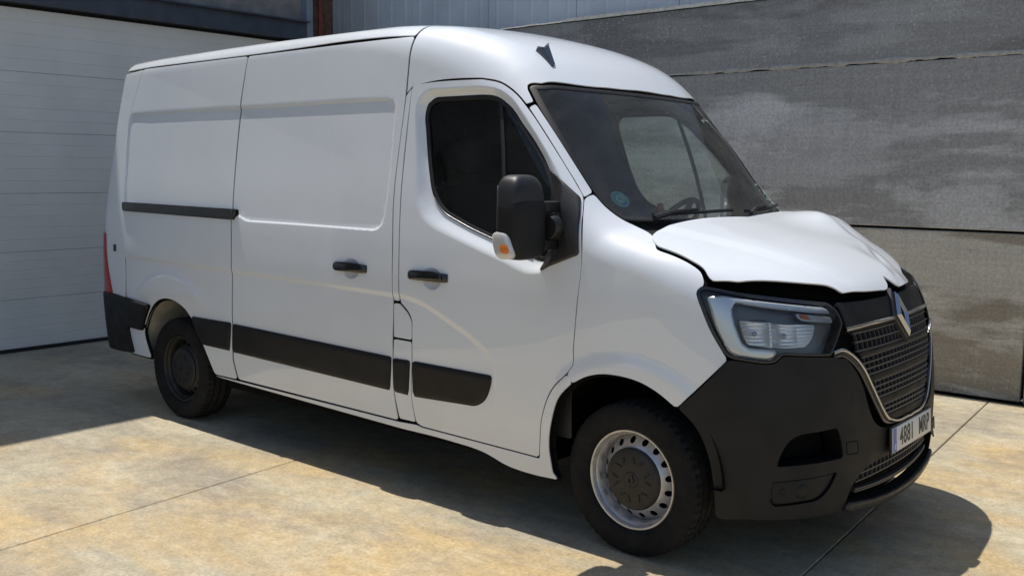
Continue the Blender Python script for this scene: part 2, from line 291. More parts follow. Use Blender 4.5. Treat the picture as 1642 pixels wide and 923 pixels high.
def glass(name, tint, rough=0.0, ior=1.5, dust_haze=0.):
    m, nt, b = new_mat(name)
    nt.nodes.remove(b)
    out = nt.nodes['Material Output']
    t = node(nt, 'ShaderNodeBsdfTransparent'); t.inputs[0].default_value = (*tint, 1)
    g = node(nt, 'ShaderNodeBsdfGlossy'); g.inputs['Roughness'].default_value = rough
    f = node(nt, 'ShaderNodeFresnel'); f.inputs[0].default_value = ior
    base = t.outputs[0]
    if dust_haze:  # pale diffuse film standing in for sky haze reflected in the glass
        d = node(nt, 'ShaderNodeBsdfDiffuse'); d.inputs[0].default_value = (.55, .55, .50, 1)
        v = objvec(nt)
        k = ramp(nt, noise(nt, objvec(nt, (3, 1, 1)), 3.0, 6, .65), [(.3, dust_haze*.5), (.75, dust_haze*1.6)])
        sp = ramp(nt, noise(nt, v, 70, 2, .5), [(.745, 0.), (.765, .5)])
        mxx = node(nt, 'ShaderNodeMath', operation='MAXIMUM'); nt.links.new(k, mxx.inputs[0]); nt.links.new(sp, mxx.inputs[1])
        ms = node(nt, 'ShaderNodeMixShader')
        nt.links.new(mxx.outputs[0], ms.inputs[0]); nt.links.new(base, ms.inputs[1]); nt.links.new(d.outputs[0], ms.inputs[2])
        base = ms.outputs[0]
    mx = node(nt, 'ShaderNodeMixShader')
    nt.links.new(f.outputs[0], mx.inputs[0]); nt.links.new(base, mx.inputs[1]); nt.links.new(g.outputs[0], mx.inputs[2])
    nt.links.new(mx.outputs[0], out.inputs[0])
    return m

M = {}
def make_paint():
    m, nt, b = new_mat('white_paint')
    v = objvec(nt)
    dirt = noise(nt, v, 1.7, 6, .6)
    c = ramp(nt, dirt, [(.3, (.70, .735, .775)), (.55, (.74, .775, .815))])
    # road dust: a film with its own ragged outline on the lowest hand-width of the bodywork
    sep = node(nt, 'ShaderNodeSeparateXYZ'); g = node(nt, 'ShaderNodeNewGeometry'); nt.links.new(g.outputs['Position'], sep.inputs[0])
    add = node(nt, 'ShaderNodeMath', operation='MULTIPLY_ADD'); nt.links.new(noise(nt, v, 9, 5, .65), add.inputs[0]); add.inputs[1].default_value = .25
    nt.links.new(sep.outputs[2], add.inputs[2])
    film = ramp(nt, add.outputs[0], [(.42, .12), (.62, 0.)])
    c2 = mix(nt, film, c, (.50, .46, .39))
    nt.links.new(c2, b.inputs['Base Color'])
    r = ramp(nt, noise(nt, v, 4, 5), [(.3, .45), (.7, .58)])
    nt.links.new(r, b.inputs['Roughness'])
    b.inputs['Coat Weight'].default_value = 1.0
    b.inputs['Coat Roughness'].default_value = .015
    b.inputs['Coat IOR'].default_value = 1.6
    b.inputs['Specular IOR Level'].default_value = .25
    bump(nt, b, noise(nt, v, 2.2, 2), .03, .02)
    return m
M['paint'] = make_paint()
M['gap'] = simple('seam_black', (.006, .006, .006), .9, spec=.1)
M['plastic'] = simple('black_plastic', (.018, .018, .019), .42, bumpy=.25, bscale=900, vary=.2)
M['trim'] = simple('grey_black_plastic', (.010, .010, .0105), .5, bumpy=.35, bscale=700, vary=.25, spec=.3)
M['bumper'] = simple('bumper_plastic', (.013, .013, .0135), .55, bumpy=.3, bscale=800, vary=.18, spec=.28)
M['gloss_black'] = simple('gloss_black', (.008, .008, .009), .12, coat=.5)
M['rubber'] = simple('seal_rubber', (.010, .010, .010), .55)
M['tread'] = simple('dusty_tread', (.032, .031, .029), .9, bumpy=.4, bscale=150, vary=.4, vscale=14, spec=.1)
M['tyre'] = simple('tyre_rubber', (.0105, .0103, .010), .8, bumpy=.3, bscale=200, vary=.35, vscale=12, spec=.25)
M['shaded_rim'] = simple('shaded_steel', (.030, .028, .025), .55, .3, vary=.4, vscale=25)  # rear wheels: the silver darkened, shade painted into the rim colour
M['rim'] = simple('silver_steel', (.50, .50, .505), .34, .6, vary=.15, vscale=20)
M['cap'] = simple('hub_cap_plastic', (.014, .0138, .0135), .5, vary=.25, vscale=25)
M['scratch'] = simple('scratched_primer', (.80, .80, .80), .6)
M['chrome'] = simple('chrome', (.52, .52, .52), .14, 1.0)
M['satin'] = simple('satin_metal', (.55, .55, .56), .28, 1.0)
M['reflector'] = simple('lamp_reflector', (.95, .95, .94), .28, .6)
M['lampbox'] = simple('lamp_housing', (.17, .17, .175), .3, .2)
M['drl'] = simple('light_guide', (.92, .93, .94), .28, .45, coat=.5)
M['lattice'] = simple('grille_plastic', (.055, .055, .057), .45, bumpy=.2, bscale=900)
M['amber'] = simple('amber_plastic', (.75, .20, .03), .3)
M['clearwhite'] = simple('clear_ribbed_plastic', (.62, .62, .60), .2, .3)
M['red'] = simple('red_lens', (.35, .01, .012), .12, coat=.6)
M['plate'] = simple('plate_white', (.70, .70, .68), .35, vary=.06, vscale=14)
M['plateblue'] = simple('plate_blue', (.03, .12, .50), .35)
M['ink'] = simple('plate_ink', (.012, .012, .014), .45)
M['cabin'] = simple('cabin_plastic', (.022, .022, .023), .6, vary=.2, vscale=8)
M['seat'] = simple('seat_cloth', (.020, .020, .023), .9, bumpy=.5, bscale=500)
M['lining'] = simple('roof_lining', (.20, .195, .18), .9)
M['dash'] = simple('dashboard', (.030, .030, .032), .55, vary=.2, vscale=8)
M['paper'] = simple('paper', (.55, .55, .52), .8)
M['stgreen'] = simple('sticker_green', (.12, .42, .34), .5)
M['stpale'] = simple('sticker_pale', (.55, .72, .66), .5)
M['stblue'] = simple('sticker_blue', (.02, .12, .45), .5)
M['well'] = simple('wheel_well', (.005, .005, .005), .95, spec=.1)
M['primer'] = simple('dusty_inner_metal', (.42, .40, .35), .7, vary=.3, vscale=7)
M['glass'] = glass('windscreen_glass', (.84, .91, .87), dust_haze=.05)
M['sideglass'] = glass('side_glass', (.80, .87, .83), dust_haze=.012)
M['lens'] = glass('lamp_lens', (.90, .91, .92), .01, 1.45)
M['orange'] = simple('orange_cloth', (.6, .12, .03), .8)
M['crackglass'] = simple('crushed_glass', (.35, .52, .44), .25, vary=.5, vscale=90)

def make_concrete_floor():
    m, nt, b = new_mat('stained_concrete')
    v = objvec(nt)
    vs = objvec(nt, (.8, 1.5, 1), rot=(0, 0, rad(38)))
    base = ramp(nt, noise(nt, vs, .9, 9, .60, .5), [(.28, (.350, .310, .235)), (.45, (.450, .395, .280)), (.58, (.520, .455, .320)), (.75, (.590, .520, .375))])
    och = ramp(nt, noise(nt, objvec(nt, (.9, 1.8, 1), (3.1, 1.7, 0), (0, 0, rad(35))), .62, 9, .62, .7), [(.46, 0.), (.62, .88)])
    c = mix(nt, och, base, (.555, .402, .200))
    gr = ramp(nt, noise(nt, objvec(nt, (.8, 1.4, 1), (7.3, 2.2, 0), (0, 0, rad(28))), .95, 10, .68, .5), [(.49, 0.), (.65, .84)])
    c = mix(nt, gr, c, (.315, .272, .215))
    pale = ramp(nt, noise(nt, objvec(nt, (.7, 1.5, 1), (1.3, 9.2, 0), (0, 0, rad(30))), 1.4, 10, .7, .3), [(.54, 0.), (.70, .65)])
    c = mix(nt, pale, c, (.64, .575, .43))
    sc = ramp(nt, noise(nt, objvec(nt, (1.0, 12, 1), (0, 0, 0), (0, 0, rad(32))), 1.1, 7, .7), [(.58, 0.), (.72, .30)])
    c = mix(nt, sc, c, (.66, .61, .50))
    mot = ramp(nt, noise(nt, v, 11, 10, .80), [(.34, .76), (.66, 1.20)])
    c = mix(nt, 1., c, mot, 'MULTIPLY')
    fine = ramp(nt, noise(nt, v, 55, 6, .80), [(.38, .80), (.62, 1.16)])
    c = mix(nt, 1., c, fine, 'MULTIPLY')
    spots = ramp(nt, noise(nt, v, 17, 2, .5), [(.77, 0.), (.80, .5)])
    c = mix(nt, spots, c, (.16, .14, .12))
    oil = ramp(nt, noise(nt, objvec(nt, (1, 1, 1), (5.5, 3.3, 0)), .8, 5, .55), [(.64, 0.), (.78, .45)])
    c = mix(nt, oil, c, (.20, .185, .165))
    c = mix(nt, 1., c, (.91, .91, .91), 'MULTIPLY')
    nt.links.new(c, b.inputs['Base Color'])
    r = ramp(nt, noise(nt, v, 3.5, 6, .6), [(.3, .38), (.7, .70)])
    nt.links.new(r, b.inputs['Roughness'])
    b.inputs['Specular IOR Level'].default_value = .35
    bump(nt, b, noise(nt, v, 60, 6, .7), .3, .006)
    return m
M['floor'] = make_concrete_floor()
M['joint'] = simple('joint_dirt', (.10, .085, .065), .95, vary=.4, vscale=20)

def make_wall(name, off, cols, damp_col, stain):
    m, nt, b = new_mat(name)
    v = objvec(nt, (1, 1, 1), off)
    big = noise(nt, objvec(nt, (.35, 1, .9), off), 1.3, 8, .65, .1)
    c = ramp(nt, big, [(.30, cols[0]), (.50, cols[1]), (.72, cols[2])])
    # damp patches, wide and low, with soft tide lines
    damp = ramp(nt, noise(nt, objvec(nt, (.22, 1, 1.25), (1.9+off[0], 0, .6+off[2])), 1.15, 7, .6, .15), [(.47, 0.), (.51, .8)])
    c = mix(nt, damp, c, damp_col)
    # limewash wiped on in broad bands
    pale = ramp(nt, noise(nt, objvec(nt, (.5, 1, 1.6), (6.1+off[0], 0, 3.2+off[2])), 1.0, 8, .66, .1), [(.53, 0.), (.60, .45)])
    c = mix(nt, pale, c, tuple(x*1.35 for x in cols[2]))
    run = ramp(nt, noise(nt, objvec(nt, (1.5, 1, .10), (.4+off[0], 0, 0)), 1.5, 5, .6, .2), [(.66, 0.), (.72, .40)])
    c = mix(nt, run, c, stain)
    # splashes of lime
    vor = node(nt, 'ShaderNodeTexVoronoi'); vor.inputs['Scale'].default_value = 24
    nt.links.new(v, vor.inputs['Vector'])
    dots = ramp(nt, vor.outputs['Distance'], [(.12, .75), (.27, 0.)])
    msk = ramp(nt, noise(nt, objvec(nt, (.5, 1, .9), (4.2+off[0], 0, 1.7)), 1.1, 4, .6), [(.46, 0.), (.62, 1.)])
    mm = node(nt, 'ShaderNodeMath', operation='MULTIPLY'); nt.links.new(dots, mm.inputs[0]); nt.links.new(msk, mm.inputs[1])
    c = mix(nt, mm.outputs[0], c, (.60, .60, .58))
    pits = ramp(nt, noise(nt, v, 30, 3, .6), [(.70, 0.), (.76, .6)])
    c = mix(nt, pits, c, (.10, .098, .09))
    fine = ramp(nt, noise(nt, v, 45, 7, .82), [(.36, .74), (.64, 1.22)])
    c = mix(nt, 1., c, fine, 'MULTIPLY')
    vst = ramp(nt, noise(nt, objvec(nt, (16, 1, .5), off), 1.4, 6, .7), [(.35, .94), (.65, 1.05)])
    c = mix(nt, 1., c, vst, 'MULTIPLY')
    hst = ramp(nt, noise(nt, objvec(nt, (.8, 1, 26), off), 1.3, 6, .7), [(.35, .93), (.65, 1.06)])
    c = mix(nt, 1., c, hst, 'MULTIPLY')
    nt.links.new(c, b.inputs['Base Color'])
    b.inputs['Roughness'].default_value = .82
    bump(nt, b, noise(nt, v, 45, 7, .75), .45, .008)
    return m
M['wall'] = make_wall('weathered_concrete', (0, 0, 0), ((.39, .40, .41), (.48, .485, .49), (.56, .565, .57)), (.30, .30, .295), (.19, .168, .135))
M['wall_top'] = make_wall('weathered_concrete_upper', (3.3, 0, 5.1), ((.26, .262, .262), (.31, .312, .31), (.36, .36, .355)), (.225, .224, .218), (.19, .178, .155))
M['wall_low'] = make_wall('weathered_concrete_bounce', (8.8, 0, 2.4), ((.46, .44, .39), (.54, .52, .465), (.62, .60, .545)), (.26, .225, .175), (.26, .18, .10))  # patchy lower panels, with bounce from the sunlit ground put into their paleness
M['mortar'] = simple('mortar', (.42, .415, .39), .9, bumpy=.8, bscale=90, vary=.25, vscale=25)
M['facade'] = simple('facade_concrete', (.23, .225, .215), .85, bumpy=.5, bscale=60, vary=.25, vscale=5)
M['gdoor'] = simple('garage_door_sheet', (.76, .745, .70), .42, bumpy=.15, bscale=300, vary=.05, vscale=2.5)
M['beam'] = simple('painted_beam', (.055, .07, .095), .5, vary=.25, vscale=5)
M['steel'] = simple('steel_post', (.20, .24, .29), .5, vary=.2, vscale=6)
M['rust'] = simple('rusty_flashing', (.075, .042, .028), .8, vary=.5, vscale=14)
M['redoxide'] = simple('red_oxide', (.16, .035, .025), .6, vary=.3, vscale=14)
M['clad'] = simple('metal_cladding', (.78, .83, .88), .45, .0, vary=.10, vscale=2)
M['rubberseal'] = simple('door_bottom_seal', (.015, .015, .015), .8)
M['roofing'] = simple('roof_sheet', (.30, .30, .30), .6)
M['dark_ground'] = simple('dark_ground', (.055, .055, .055), .85, bumpy=.6, bscale=120, vary=.25, vscale=4)
# ------------------------------------------------------------------ mesh helpers
def link(name, me, mats, parent=None, smooth=False):
    for m in (mats if isinstance(mats, (list, tuple)) else [mats]):
        me.materials.append(m)
    if smooth:
        me.polygons.foreach_set('use_smooth', [True]*len(me.polygons))
    o = bpy.data.objects.new(name, me)
    COL.objects.link(o)
    if parent is not None:
        o.parent = parent
    return o
def mesh_from(name, v, f):
    me = bpy.data.meshes.new(name)
    me.from_pydata([tuple(map(float, p)) for p in v], [], [tuple(map(int, q)) for q in f])
    return me
def bm_obj(name, bm, mat, parent=None, angle=35):
    me = bpy.data.meshes.new(name)
    bmesh.ops.recalc_face_normals(bm, faces=bm.faces)
    bm.to_mesh(me); bm.free()
    o = link(name, me, mat, parent, smooth=True)
    me.set_sharp_from_angle(angle=rad(angle))
    return o
def bm_box(bm, c, s, bevel=0., seg=2, rot=None):
    r = bmesh.ops.create_cube(bm, size=1)
    vs = r['verts']
    bmesh.ops.scale(bm, vec=s, verts=vs)
    if bevel:
        es = list({e for v in vs for e in v.link_edges})
        b = bmesh.ops.bevel(bm, geom=es, offset=bevel, segments=seg, affect='EDGES', profile=.6)
        vs = list({v for f in b['faces'] for v in f.verts} | {v for v in vs if v.is_valid})
    if rot is not None:
        bmesh.ops.rotate(bm, cent=(0, 0, 0), matrix=rot, verts=vs)
    bmesh.ops.translate(bm, vec=c, verts=vs)
    return vs
def box(name, c, s, mat, parent=None, bevel=0., rot=None):
    bm = bmesh.new(); bm_box(bm, c, s, bevel, 2, rot)
    return bm_obj(name, bm, mat, parent)
def tube(path, r, n=8, cap=True):
    P = [Vector(p) for p in path]
    V = []; Fc = []
    up = Vector((0, 0, 1))
    for i, p in enumerate(P):
        t = (P[min(i+1, len(P)-1)]-P[max(i-1, 0)]).normalized()
        a = t.cross(up)
        if a.length < 1e-3: a = t.cross(Vector((1, 0, 0)))
        a.normalize(); b = t.cross(a)
        rr = r[i] if isinstance(r, (list, tuple)) else r
        for k in range(n):
            th = 2*math.pi*k/n
            V.append(p+a*math.cos(th)*rr+b*math.sin(th)*rr)
    for i in range(len(P)-1):
        for k in range(n):
            Fc.append((i*n+k, i*n+(k+1) % n, (i+1)*n+(k+1) % n, (i+1)*n+k))
    if cap:
        Fc.append(tuple(range(n))[::-1]); Fc.append(tuple((len(P)-1)*n+k for k in range(n)))
    return V, Fc
def tube_obj(name, path, r, mat, parent=None, n=8):
    v, f = tube(path, r, n)
    me = mesh_from(name, v, f)
    o = link(name, me, mat, parent, True)
    me.set_sharp_from_angle(angle=rad(50))
    return o
def lathe_y(profile, n, cx, cy, cz, s=1):
    "profile [(r, y)] turned about the line through (cx, *, cz) parallel to y"
    V = []; Fc = []
    for k in range(n):
        th = 2*math.pi*k/n
        for r, y in profile:
            V.append((cx+r*math.cos(th), cy+s*y, cz+r*math.sin(th)))
    m = len(profile)
    for k in range(n):
        for j in range(m-1):
            a = k*m+j; b = k*m+j+1; c = ((k+1) % n)*m+j+1; d = ((k+1) % n)*m+j
            Fc.append((a, b, c, d) if s > 0 else (d, c, b, a))
    return V, Fc
def lathe_obj(name, profile, n, c, mat, parent, angle=35):
    v, f = lathe_y(profile, n, *c)
    bm = bmesh.new()
    vs = [bm.verts.new(p) for p in v]
    for q in f: bm.faces.new([vs[i] for i in q])
    bmesh.ops.remove_doubles(bm, verts=bm.verts, dist=1e-5)
    return bm_obj(name, bm, mat, parent, angle)
def empty(name, loc=(0, 0, 0)):
    o = bpy.data.objects.new(name, None)
    o.empty_display_size = .2
    o.location = loc
    COL.objects.link(o)
    return o
def tag(o, label=None, cat=None, group=None, kind=None):
    for k, v in (('label', label), ('category', cat), ('group', group), ('kind', kind)):
        if v: o[k] = v
    return o

# ------------------------------------------------------------------ polygons
def resample(P, step, closed=True):
    P = np.asarray(P, float)
    Q = np.vstack([P, P[:1]]) if closed else P
    L = np.r_[0, np.cumsum(np.linalg.norm(np.diff(Q, axis=0), axis=1))]
    n = max(3, int(round(L[-1]/step)))
    t = np.linspace(0, L[-1], n+1)
    R = np.stack([np.interp(t, L, Q[:, i]) for i in range(Q.shape[1])], 1)
    return R[:-1] if closed else R
def rounded(P, closed=True, sharp=36., n=10):
    "Hermite curve through the points; vertices that turn by more than `sharp` degrees stay corners"
    P = np.asarray(P, float); N = len(P)
    if N < 4: return P
    out = []
    prv = np.roll(P, 1, 0); nxt = np.roll(P, -1, 0)
    d0 = P-prv; d1 = nxt-P
    l0 = np.linalg.norm(d0, axis=1); l1 = np.linalg.norm(d1, axis=1)
    cosang = np.einsum('ij,ij->i', d0, d1)/(l0*l1+1e-12)
    corner = cosang < math.cos(rad(sharp))
    corner |= np.maximum(l0, l1) > 2.2*np.minimum(l0, l1)
    if not closed: corner[0] = corner[-1] = True
    tan = d0/(l0[:, None]+1e-12)*l1[:, None]+d1/(l1[:, None]+1e-12)*l0[:, None]
    tan /= np.linalg.norm(tan, axis=1)[:, None]+1e-12
    for i in range(N if closed else N-1):
        j = (i+1) % N; L = l1[i]; e = (P[j]-P[i])
        a = e if corner[i] else tan[i]*L; b = e if corner[j] else tan[j]*L
        t = np.linspace(0, 1, n, endpoint=False)[:, None]
        out.append((1+2*t)*(1-t)**2*P[i]+t*(1-t)**2*a+t*t*(3-2*t)*P[j]+t*t*(t-1)*b)
    if not closed: out.append(P[-1:])
    return np.vstack(out)
def soften(P, sigma, closed=True, step=.004):
    if sigma <= 0: return np.asarray(P, float)
    P = rounded(P, closed)
    R = resample(P, step, closed)
    m = max(1, int(3*sigma/step)); k = np.exp(-.5*(np.arange(-m, m+1)*step/sigma)**2); k /= k.sum()
    m = min(m, len(R)-1); k = k[len(k)//2-m:len(k)//2+m+1]; k = k/k.sum()
    if closed:
        E = np.vstack([R[-m:], R, R[:m]])
    else:
        E = np.vstack([2*R[0]-R[m:0:-1], R, 2*R[-1]-R[-2:-m-2:-1]])
    return np.stack([np.convolve(E[:, i], k, 'valid') for i in range(R.shape[1])], 1)
def inside(P, poly):
    x, y = P[:, 0], P[:, 1]
    r = np.zeros(len(P), bool)
    a = poly; b = np.roll(poly, -1, 0)
    for (x0, y0), (x1, y1) in zip(a, b):
        if y0 == y1: continue
        c = ((y0 > y) != (y1 > y)) & (x < (x1-x0)*(y-y0)/(y1-y0)+x0)
        r ^= c
    return r
def pdist(P, poly, closed=True):
    a = np.asarray(poly, float)
    b = np.roll(a, -1, 0)
    if not closed: a = a[:-1]; b = b[:-1]
    out = np.full(len(P), 1e9)
    for p0, p1 in zip(a, b):
        d = p1-p0; L = d@d
        if L < 1e-14: continue
        t = np.clip(((P-p0)@d)/L, 0, 1)
        q = P-p0-t[:, None]*d
        out = np.minimum(out, np.einsum('ij,ij->i', q, q))
    return np.sqrt(out)
def sdist(P, poly):
    d = pdist(P, poly)
    return np.where(inside(P, poly), d, -d)
def simplify(P, tol=.0006):
    "drop loop points that lie on the line between their neighbours"
    P = np.asarray(P, float); n = len(P); keep = [0]; i = 0
    while i < n-1:
        j = min(n-1, i+2)
        while j < n-1 and j-i < 60:
            a, b = P[i], P[j+1]; t = b-a; L = np.linalg.norm(t)+1e-12
            m = P[i+1:j+1]-a
            if np.abs(m[:, 0]*t[1]-m[:, 1]*t[0]).max()/L > tol: break
            j += 1
        keep.append(j); i = j
    return P[sorted(set(keep))]
def inset(P, d):
    "move a closed loop inwards by d (small d)"
    P = np.asarray(P, float)
    a = np.roll(P, 1, 0); b = np.roll(P, -1, 0)
    t = b-a; t /= np.linalg.norm(t, axis=1)[:, None]+1e-12
    n = np.stack([-t[:, 1], t[:, 0]], 1)
    A = .5*np.sum(P[:, 0]*np.roll(P[:, 1], -1)-np.roll(P[:, 0], -1)*P[:, 1])
    return P+n*d*(1 if A > 0 else -1)
def ss(t):
    t = np.clip(t, 0, 1); return t*t*(3-2*t)

# ------------------------------------------------------------------ projection frames over the bodywork
class Frame:
    def __init__(s, D, s0, s1):
        s.D = np.array(D, float); s.D /= np.linalg.norm(s.D)
        s.U = np.cross([0, 0, 1], s.D)
        if np.linalg.norm(s.U) < 1e-6: s.U = np.array([0., 1., 0.])
        s.U /= np.linalg.norm(s.U)
        s.V = np.cross(s.D, s.U); s.s0 = s0; s.s1 = s1
    def uv(s, P):
        P = np.atleast_2d(np.asarray(P, float)); return np.stack([P@s.U, P@s.V], 1)
    def lift(s, Q):
        Q = np.atleast_2d(Q)
        O = Q[:, :1]*s.U+Q[:, 1:]*s.V+s.s0*s.D
        return march(O, np.broadcast_to(-s.D, O.shape), s.s0-s.s1)
    def dirs(s, Q): return np.broadcast_to(s.D, (len(Q), 3))
class RoofFrame:
    "u = x, v = angle about the line y = 0, z = 1.6"
    Z = 1.6
    def uv(s, P):
        P = np.atleast_2d(np.asarray(P, float)); return np.stack([P[:, 0], np.arctan2(P[:, 1], P[:, 2]-s.Z)], 1)
    def lift(s, Q):
        Q = np.atleast_2d(Q)
        d = np.stack([0*Q[:, 0], np.sin(Q[:, 1]), np.cos(Q[:, 1])], 1)
        O = np.stack([Q[:, 0], 0*Q[:, 0], 0*Q[:, 0]+s.Z], 1)+1.5*d
        return march(O, -d, 1.4)
FS = Frame((0, -1, 0), 1.25, .45)
FF = Frame((1, 0, 0), 1.05, .2)
FB = Frame((.80, -.60, 0), 1.35, .3)
FN = Frame((.42, -.87, .25), 1.8, .4)
FA = Frame((.60, -.62, .50), 2.2, .6)
FW = Frame((.74, 0, .67), 1.6, .4)
FR = Frame((-1, 0, 0), 5.0, 4.0)
FQ = Frame((-.66, -.75, 0), 4.4, 2.6)
FC = RoofFrame()
def grad(P):
    e = 1e-3
    n = np.stack([F(P+e*np.eye(3)[i])-F(P-e*np.eye(3)[i]) for i in range(3)], 1)
    return n/(np.linalg.norm(n, axis=1)[:, None]+1e-12)

def surf(fr, Q, off, disp, crown=None):
    "points and normals of the offset, embossed surface over uv points"
    Q = np.atleast_2d(Q)
    P = fr.lift(Q); n = grad(P)
    def height(p, q):
        d = np.full(len(p), float(off))
        if disp is not None: d = d+disp(p)
        if crown is not None: d = d+crown(q)
        return d
    d = height(P, Q)
    if disp is None and crown is None:
        return P+n*d[:, None], n
    e = 1.5e-3
    a = np.cross(n, np.where(np.abs(n[:, 2:]) > .9, [[1., 0, 0]], [[0, 0, 1.]])); a /= np.linalg.norm(a, axis=1)[:, None]
    b = np.cross(n, a)
    da = (height(P+a*e, fr.uv(P+a*e))-d)/e
    db = (height(P+b*e, fr.uv(P+b*e))-d)/e
    N = n-a*da[:, None]-b*db[:, None]
    N /= np.linalg.norm(N, axis=1)[:, None]
    return P+n*d[:, None], N

def build(name, V, N, Fc, mats, parent, midx=None):
    me = mesh_from(name, V, Fc)
    if midx is not None:
        me.polygons.foreach_set('material_index', midx)
    me.polygons.foreach_set('use_smooth', [True]*len(me.polygons))
    me.normals_split_custom_set_from_vertices([tuple(map(float, n)) for n in N])
    return link(name, me, mats, parent)

def panel(name, fr, outline, mat, parent, off=0., step=.03, sigma=.006, lip=.016, flange=.0, disp=None, holes=(), extra=(),
          crown=None, mirror='copy', gap=0., bstep=.016, lipmat=None, label=None):
    """A sheet of bodywork: the region of the body surface inside `outline` (world points), embossed by disp, with a folded rim.
    mirror: copy = second object on the other side, join = one object made of both halves, None."""
    ol = np.asarray(outline, float)
    mid = np.where(np.abs(ol[:, 1]) < 1e-6)[0]
    if mirror == 'join' and len(mid) == 2:
        # keep the ends on the centre plane: soften the half outline as an open path
        i = mid[1] if mid[1] == mid[0]+1 else mid[0]
        loop = soften(fr.uv(np.roll(ol, -i, 0)), sigma, False)
    else:
        loop = soften(fr.uv(ol), sigma)
    A = .5*np.sum(loop[:, 0]*np.roll(loop[:, 1], -1)-np.roll(loop[:, 0], -1)*loop[:, 1])
    if A < 0: loop = loop[::-1]
    if gap:
        cen = np.abs(loop[:, 1]) < 1e-6 if (mirror == 'join' and fr is FC) else np.zeros(len(loop), bool)
        keep_ = loop.copy(); loop = inset(loop, gap); loop[cen] = keep_[cen]
    loop = resample(loop, bstep)
    hl = []
    for h in holes:
        q = soften(fr.uv(h), sigma)
        a = .5*np.sum(q[:, 0]*np.roll(q[:, 1], -1)-np.roll(q[:, 0], -1)*q[:, 1])
        hl.append(resample(q[::-1] if a > 0 else q, bstep))
    lo, hi = loop.min(0), loop.max(0)
    gx, gy = np.meshgrid(np.arange(lo[0], hi[0], step), np.arange(lo[1], hi[1], step))
    G = np.stack([gx.ravel(), gy.ravel()], 1)
    for ex in extra:
        G = np.vstack([G, ex])
    cr = None
    if crown is not None:
        w, h = crown
        ls = simplify(loop)
        cr = lambda q: h*(np.sqrt(np.clip(1-(1-np.clip(sdist(q, ls)/w, 0, 1))**2, 0, 1))-1)
        for k in (.15, .5, 1.):
            G = np.vstack([G, inset(loop, w*k)])
    keep = inside(G, loop) & (pdist(G, loop) > (.3*bstep if crown is None else .0015))
    for q in hl:
        keep &= ~inside(G, q) & (pdist(G, q) > .3*bstep)
    G = G[keep]
    loops = [loop]+hl
    pts = np.vstack(loops+[G])
    edges = []; b0 = 0
    for q in loops:
        n = len(q); edges += [(b0+i, b0+(i+1) % n) for i in range(n)]; b0 += n
    r = delaunay_2d_cdt([Vector(p) for p in pts], edges, [], 0, 1e-6)
    pv = np.array([(p.x, p.y) for p in r[0]])
    tri = np.array([f for f in r[2] if len(f) == 3])
    c = pv[tri].mean(1)
    k = inside(c, loop)
    for q in hl: k &= ~inside(c, q)
    a = pv[tri]
    area = (a[:, 1, 0]-a[:, 0, 0])*(a[:, 2, 1]-a[:, 0, 1])-(a[:, 2, 0]-a[:, 0, 0])*(a[:, 1, 1]-a[:, 0, 1])
    tri = np.where((area < 0)[:, None], tri[:, ::-1], tri)[k]
    P, N = surf(fr, pv, off, disp, cr)
    V = [P]; NN = [N]; Fc = [tuple(t) for t in tri]; MI = [0]*len(tri); nv = len(P)
    if lip:
        for q in loops:
            B, n = surf(fr, q, off, disp, (lambda z: 0*z[:, 0]-crown[1]) if crown is not None else None)
            nx = np.roll(B, -1, 0); pr = np.roll(B, 1, 0)
            t = nx-pr; t /= np.linalg.norm(t, axis=1)[:, None]+1e-12
            side = np.cross(t, n)
            m = len(q)
            rings = [(B, side), (B-n*min(.006, lip), side), (B-n*min(.006, lip), side), (B-n*lip, side)]
            if flange: rings += [(B-n*lip, n), (B-n*lip+side*flange, n)]
            for R, nn in rings: V.append(R); NN.append(nn)
            for k2 in range(0, len(rings), 2):
                for i in range(m):
                    j = (i+1) % m
                    if mirror == 'join' and abs(B[i, 1]) < 2e-3 and abs(B[j, 1]) < 2e-3: continue
                    Fc.append((nv+k2*m+i, nv+(k2+1)*m+i, nv+(k2+1)*m+j, nv+k2*m+j)); MI.append(0 if k2 == 0 else 1)
            nv += len(rings)*m
    V = np.vstack(V); NN = np.vstack(NN)
    mats = [mat, lipmat or M['gap']]
    if mirror == 'join':
        V2 = V*[1, -1, 1]; N2 = NN*[1, -1, 1]
        Fc = Fc+[tuple(i+len(V) for i in f[::-1]) for f in Fc]; MI = MI+MI
        o = build(name, np.vstack([V, V2]), np.vstack([NN, N2]), Fc, mats, parent, MI)
    else:
        o = build(name, V, NN, Fc, mats, parent, MI)
        if mirror == 'copy':
            o2 = build(name, V*[1, -1, 1], NN*[1, -1, 1], [f[::-1] for f in Fc], mats, parent, MI)
            if label: o2['label'] = label
            o['twin'] = o2.name
    if label: o['label'] = label
    return o
def twin(o):
    t = bpy.data.objects[o['twin']]; del o['twin']; return t

